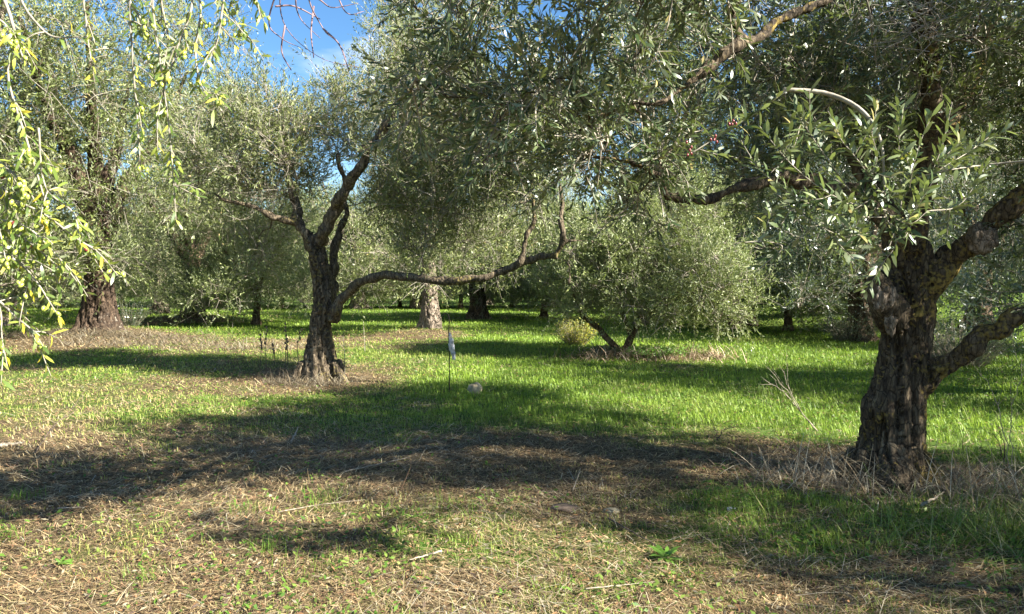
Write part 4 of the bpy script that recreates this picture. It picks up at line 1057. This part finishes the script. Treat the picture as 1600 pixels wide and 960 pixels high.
make_translucent(M_PLASTIC, .45, (.8, .8, .82))
def bag():
    r = np.random.default_rng(2); k, m = 12, 26
    p0 = Pt(701, 521, 10.55); u = np.linspace(0, 1, m); a = np.linspace(0, 2 * np.pi, k, endpoint=False)
    V = []
    for i, t in enumerate(u):
        rad = .008 + .036 * math.sin(min(t * 2.4, 1.57)) * (1 - .75 * t)
        cx = p0[0] + .015 + .06 * t; cz = p0[2] - .36 * t
        for q in a:
            f = 1 + .55 * math.sin(3 * q + 7 * t) + .25 * r.normal()
            V.append((cx + math.cos(q) * rad * f, p0[1] + math.sin(q) * rad * f * .6, cz + .02 * r.normal()))
    V = np.array(V); i = np.arange(m - 1)[:, None] * k; j = np.arange(k)[None, :]; j2 = (j + 1) % k
    Q = np.stack([i + j, i + k + j, i + k + j2, i + j2], -1).reshape(-1, 4)
    Q = Q[r.random(len(Q)) > .22]
    obj('plastic_bag', mesh_from('plastic_bag', V - p0, [Q], M_PLASTIC, False), loc=tuple(p0), label='torn white plastic bag hanging from the black rod', cat='plastic bag')
bag()
def rock(px, py, Y, rad, seed, name, label, cat, mat=M_STONE, flat=None):
    p = Pt(px, py, Y); z = gz(p[0], p[1])
    V, Q = lump((0, 0, rad[2] * .5), rad, seed, 22)
    return obj(name, mesh_from(name, V, [Q], mat, True), loc=(p[0], p[1], z), label=label, cat=cat)
rock(742, 610, 10.4, (.115, .10, .11), 5, 'stone', 'pale rounded stone in the grass beside the black rod', 'stone')
rock(955, 806, 5.05, (.065, .04, .025), 7, 'stone', 'small flat buff stone on the sunny straw', 'stone')
rock(1143, 796, 5.15, (.035, .03, .015), 8, 'stone', 'small whitish chip in the shade left of the near trunk', 'stone', M_PLASTIC)
rock(420, 775, 5.5, (.03, .03, .015), 9, 'stone', 'small grey pebble on straw left of the shaded heap', 'stone')
rock(880, 805, 5.1, (.10, .07, .03), 12, 'clod', 'dark clod of earth and roots on the near straw', 'clod', M_STICK_DARK)

def stick(pts, r0, label, mat=M_STICK, name='stick', lift=.015, forks=0, seed=1, group=None):
    """pts px,py on the ground, height above it"""
    q = []
    for a, b, h in pts:
        Y = CAM_H * F_PX / (b - HORIZON); 
        for _ in range(4):
            p = Pt(a, b, Y); z = gz(p[0], p[1]); Y = (CAM_H - z) * F_PX / (b - HORIZON)
        q.append([p[0], p[1], z + h + lift])
    q = np.array(q); o0 = q[0].copy(); L = smooth_line(q - o0, 24)
    r = np.random.default_rng(seed); L[1:-1] += r.normal(0, r0 * .35, (22, 3))
    acc = Acc(); V, Q, T = tube(L, np.linspace(r0, r0 * .35, 24), 7); acc.add(V, Q, T)
    for _ in range(forks):
        i = r.integers(4, 18); d = nrm((L[i + 2] - L[i] + 0)[None])[0] + r.normal(size=3) * .5; d[2] = abs(d[2]) * .7 + .1
        ln = r.uniform(.06, .25); C = smooth_line(np.vstack([L[i], L[i] + d * ln * .5, L[i] + d * ln + r.normal(size=3) * .02]), 8)
        V, Q, T = tube(C, np.linspace(r0 * .5, r0 * .2, 8), 5); acc.add(V, Q, T)
    return obj(name, acc.mesh(name, mat), loc=tuple(o0), label=label, cat='stick', group=group)
stick([(455, 696, 0), (466, 680, .06)], .012, 'short stubby pale stick poking out of the middle shade')
stick([(0, 704, .02), (38, 700, .03)], .022, 'thick grey stick lying at the left edge')
stick([(54, 714, 0), (80, 690, .10), (112, 672, .2), (138, 650, .34)], .006, 'forked leafless twig sticking up near the left edge', forks=5, mat=M_STICK_DARK, seed=3)
stick([(690, 876, .02), (640, 890, .02)], .007, 'short curved twig on the straw at the bottom')
stick([(540, 746, .02), (640, 728, .05)], .007, 'pale straight stalk across the shaded heap')
stick([(915, 938, .02), (1030, 925, .02)], .004, 'long pale straw stalk near the bottom edge')
stick([(950, 822, .02), (1010, 860, .03), (1085, 898, .01)], .005, 'long thin dark stem beside the bright green weed', mat=M_STICK_DARK)
stick([(435, 812, .02), (500, 800, .02), (570, 792, .02)], .004, 'long pale stalk left of the shaded heap')
stick([(895, 773, 0), (908, 760, .12)], .004, 'short upright pale stalk in the middle straw')
stick([(90, 806, .02), (130, 806, .03)], .005, 'short pale stick in the left shade')
stick([(1440, 806, .04), (1475, 792, .08)], .012, 'broken pale stick in the brush right of the near trunk')
# leaning bare sapling left of the near trunk
def bare_sapling(px, py, tips, label, seed, mat=M_STICK, r0=.006, name='bare_sapling'):
    Y = CAM_H * F_PX / (py - HORIZON)
    b = Pt(px, py, Y); z = gz(b[0], b[1]); b[2] = z
    acc = Acc(); r = np.random.default_rng(seed)
    for tip in tips:
        P = [np.zeros(3)] + [Pt(a, c, Y) - b for a, c in tip]
        L = smooth_line(np.array(P), 16); L[1:] += r.normal(0, .006, (15, 3))
        V, Q, T = tube(L, np.linspace(r0, .0018, 16), 5); acc.add(V, Q, T)
        for _ in range(4):
            i = r.integers(6, 15); d = r.normal(size=3) * .6 + nrm((L[i] - L[i - 1])[None])[0]; ln = r.uniform(.05, .16)
            C = np.vstack([L[i], L[i] + d * ln * .5, L[i] + d * ln]); V, Q, T = tube(smooth_line(C, 5), np.linspace(.002, .0012, 5), 4); acc.add(V, Q, T)
    return obj(name, acc.mesh(name, mat), loc=tuple(b), label=label, cat='dead sapling')
bare_sapling(1278, 672, [[(1240, 630), (1215, 605), (1185, 600)], [(1245, 635), (1230, 610), (1195, 570)], [(1250, 640), (1232, 605), (1225, 580)]], 'leaning leafless sapling on the green grass left of the near trunk', 1)
bare_sapling(1570, 720, [[(1560, 690), (1545, 672)], [(1568, 690), (1562, 675)]], 'dark little thistle stem right of the near trunk', 2, M_STICK_DARK)
bare_sapling(1585, 760, [[(1560, 640), (1530, 570)], [(1580, 650), (1600, 580)]], 'tall thin dry stem at the right edge', 3, M_STICK, .004)
bare_sapling(1120, 690, [[(1118, 672), (1110, 655)], [(1130, 672), (1150, 668)]], 'dark bare twig rising from the grass in front of the shade', 4, M_STICK_DARK)

# dry flower stalks
def stalk(px, py, h, label, seed, heads=5, green=False, Y=None):
    Y = Y or CAM_H * F_PX / (py - HORIZON); b = Pt(px, py, Y); z = gz(b[0], b[1]); r = np.random.default_rng(seed)
    t = thing('dry_weed' if not green else 'young_shoot', label, 'weed', (b[0], b[1], z), 'dry weed stalks by the long-limbed tree')
    L = smooth_line(np.array([(0, 0, -.02), (r.normal() * .02, 0, h * .5), (r.normal() * .05, r.normal() * .03, h)]), 12)
    V, Q, T = tube(L, np.linspace(.008, .004, 12), 5); obj('stem', mesh_from('stem', V, [Q, T], M_STICK_DARK if not green else M_TWIG, True), t)
    if green:
        n = 26; i = r.integers(2, 12, n); d = r.normal(size=(n, 3)); d[:, 2] = np.abs(d[:, 2]) + .3
        V, Q, T = leaf_geo(L[i], d, np.tile([.3, -.2, 1.], (n, 1)) + r.normal(size=(n, 3)) * .3, r.uniform(.05, .09, n), np.full(n, .022), True)
        obj('leaf_mass', mesh_from('leaf_mass', V, [Q, T], M_LEAF_FAR, False, rnd=np.repeat(r.random(n), 6)), t, kind='stuff')
    else:
        for q in range(heads):
            zc = L[-1 - q]; V, Q = lump(zc + r.normal(size=3) * .012, (.022, .022, .03), q + seed, 8)
            obj('seed_head', mesh_from('seed_head', V, [Q], M_SEED, True), t)
    return t
lab = ['dry weed stalk furthest left of the group by the long-limbed tree', 'tall dry weed stalk with a thick dark head, second from the left', 'dry weed stalk standing in the middle of the left group', 'short dry weed stalk leaning in the left group',
       'tall dark-headed dry weed stalk nearest the forked tree', 'dry weed stalk with branched head just left of the trunk']
for k, (px, py, h) in enumerate([(405, 560, .62), (416, 558, .75), (445, 570, .55), (428, 572, .4), (449, 565, .78), (467, 572, .65)]):
    stalk(px, py, h, lab[k], 30 + k, Y=12.9 + .2 * k)
stalk(538, 580, .75, 'leafy young shoot right of the long-limbed tree trunk', 50, green=True, Y=12.2)
stalk(570, 540, .7, 'thin young shoot standing in the sun behind the limb', 51, green=True, Y=16)

# yellow-green shrub left of the round tree
def shrub(px, py, Y, w, h, label, seed, n, mat, leafL=.06, leafW=.02, name='shrub', cat='shrub'):
    p = Pt(px, py, Y); z = gz(p[0], p[1]); r = np.random.default_rng(seed)
    t = thing(name, label, cat, (p[0], p[1], z))
    m = n // 14; yaw = r.uniform(0, 6.28, m); rad = w * np.sqrt(r.random(m))
    A = np.stack([np.cos(yaw) * rad * .35, np.sin(yaw) * rad * .35, np.zeros(m) - .02], 1); C = np.stack([np.cos(yaw) * rad, np.sin(yaw) * rad, h * r.uniform(.5, 1.05, m) * (1 - .3 * (rad / w) ** 2)], 1)
    V, Q, P, T = many_tubes(A, (A + C) / 2 + np.array([0, 0, .08]), C, np.full(m, .005), np.full(m, .002), 3, 6)
    acc = Acc(); acc.add(V, Q); obj('stem_mass', acc.mesh('stem_mass', M_STICK), t, kind='stuff')
    ow = np.repeat(np.arange(m), 14); k = r.integers(1, 6, len(ow)); B = P[ow, k] + r.normal(size=(len(ow), 3)) * .015
    d = nrm(r.normal(size=(len(ow), 3)) + np.array([0, 0, .4])); nn = nrm(np.array([.2, -.1, 1.]) + r.normal(size=(len(ow), 3)) * .5)
    V, Q, T = leaf_geo(B, d, nn, leafL * r.uniform(.6, 1.2, len(ow)), np.full(len(ow), leafW), False)
    obj('foliage', mesh_from('foliage', V, [Q], mat, False, rnd=np.repeat(r.random(len(ow)), 4)), t, kind='stuff')
shrub(900, 545, 18.2, .6, .7, 'yellow-green shrub left of the two-stemmed round tree', 1, 3600, M_SHRUB)
shrub(1020, 556, 15.2, .8, .22, 'low bright green bramble under the round tree', 2, 2600, M_WEED, .05, .03, 'bramble', 'bramble')
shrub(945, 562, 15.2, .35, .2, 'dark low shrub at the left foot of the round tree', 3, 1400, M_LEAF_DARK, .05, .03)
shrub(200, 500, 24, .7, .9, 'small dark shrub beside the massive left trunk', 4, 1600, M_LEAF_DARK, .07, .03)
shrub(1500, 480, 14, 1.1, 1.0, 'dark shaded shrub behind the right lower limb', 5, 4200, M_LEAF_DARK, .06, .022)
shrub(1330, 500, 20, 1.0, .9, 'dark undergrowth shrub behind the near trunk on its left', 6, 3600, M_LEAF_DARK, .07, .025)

# broad leafed weeds and tufts in the foreground
WL = unit_leaf('leaf', .11, .032, M_WEED, .25)
def rosette(px, py, n, s, label, seed, mesh=None):
    Y = CAM_H * F_PX / (py - HORIZON); p = Pt(px, py, Y); z = gz(p[0], p[1]); r = np.random.default_rng(seed)
    t = thing('leafy_weed', label, 'weed', (p[0], p[1], z + .005), 'green weeds on the straw')
    for q in range(n):
        a = q * 2.4 + r.normal() * .2; e = r.uniform(.2, 1.0)
        o = obj('leaf', mesh or WL, t); o.matrix_local = frame(np.array([0, 0, .01]), np.array([math.cos(a) * math.cos(e), math.sin(a) * math.cos(e), math.sin(e)]), np.array([0, 0, 1.]) + r.normal(size=3) * .2) @ Matrix.Scale(s * r.uniform(.7, 1.2), 4)
rosette(1040, 886, 16, .95, 'bright green broad-leaved weed on the sunny straw at bottom right', 1)
rosette(95, 886, 9, .6, 'small green round-leaved weed in the lower left corner', 2)
rosette(645, 822, 6, .5, 'little green weed below the shaded heap', 3)
rosette(785, 948, 9, .5, 'green weed at the bottom edge near the middle', 4)
rosette(760, 728, 7, .7, 'small green weed lit at the edge of the middle shade', 5)
def tuft(px, py, n, L, rad, label, seed, cols=((.10, .2, .02), (.2, .32, .04))):
    Y = CAM_H * F_PX / (py - HORIZON); p = Pt(px, py, Y); z = gz(p[0], p[1]); r = np.random.default_rng(seed)
    B = np.stack([r.normal(0, rad, n), r.normal(0, rad, n), np.zeros(n) - .005], 1)
    p0 = r.uniform(.7, 1.5, n); V, Q, k = ribbons(B, r.uniform(0, 6.28, n), p0, p0 - r.uniform(.2, 1.2, n), L * r.uniform(.5, 1.2, n), np.maximum(.004, Y * .0007) * np.ones(n), 3)
    t = r.random(n)[:, None]; c = np.array(cols[0]) * (1 - t) + np.array(cols[1]) * t
    obj('grass_tuft', mesh_from('grass_tuft', V, [Q], M_GRASS, False, col=np.repeat(c, k, 0)), loc=(p[0], p[1], z), label=label, cat='grass tuft', group='grass tufts on the straw')
for k, (px, py, n, L, rd, lb) in enumerate([
    (322, 628, 90, .16, .07, 'lush grass tuft in the sun left of the long-limbed tree'),
    (8, 845, 70, .13, .06, 'grass tuft cut by the left edge of the foreground'),
    (225, 905, 80, .10, .08, 'low grass tuft in the sunny lower left straw'),
    (500, 785, 110, .13, .10, 'grass tuft at the lower rim of the middle shade'),
    (420, 862, 90, .13, .08, 'grass tuft left of the bottom centre'),
    (700, 800, 160, .11, .16, 'wide low grass tuft right of the shaded heap'),
    (960, 655, 120, .22, .12, 'tall grass tuft at the front of the green clearing'),
    (1170, 800, 160, .20, .14, 'tall grass tuft in the shade left of the near trunk'),
    (500, 890, 110, .09, .12, 'flattened grass tuft near the bottom left of centre'),
    (850, 945, 100, .09, .1, 'short grass tuft at the bottom edge right of centre'),
    (30, 780, 70, .14, .08, 'yellowish grass tuft in the dark shade at the left edge'),
    (380, 800, 90, .10, .1, 'grass tuft below the curved branch shadow'),
    (1480, 830, 260, .2, .25, 'broad grass tuft in the deep shade at lower right')]):
    tuft(px, py, n, L, rd, lb, 70 + k)
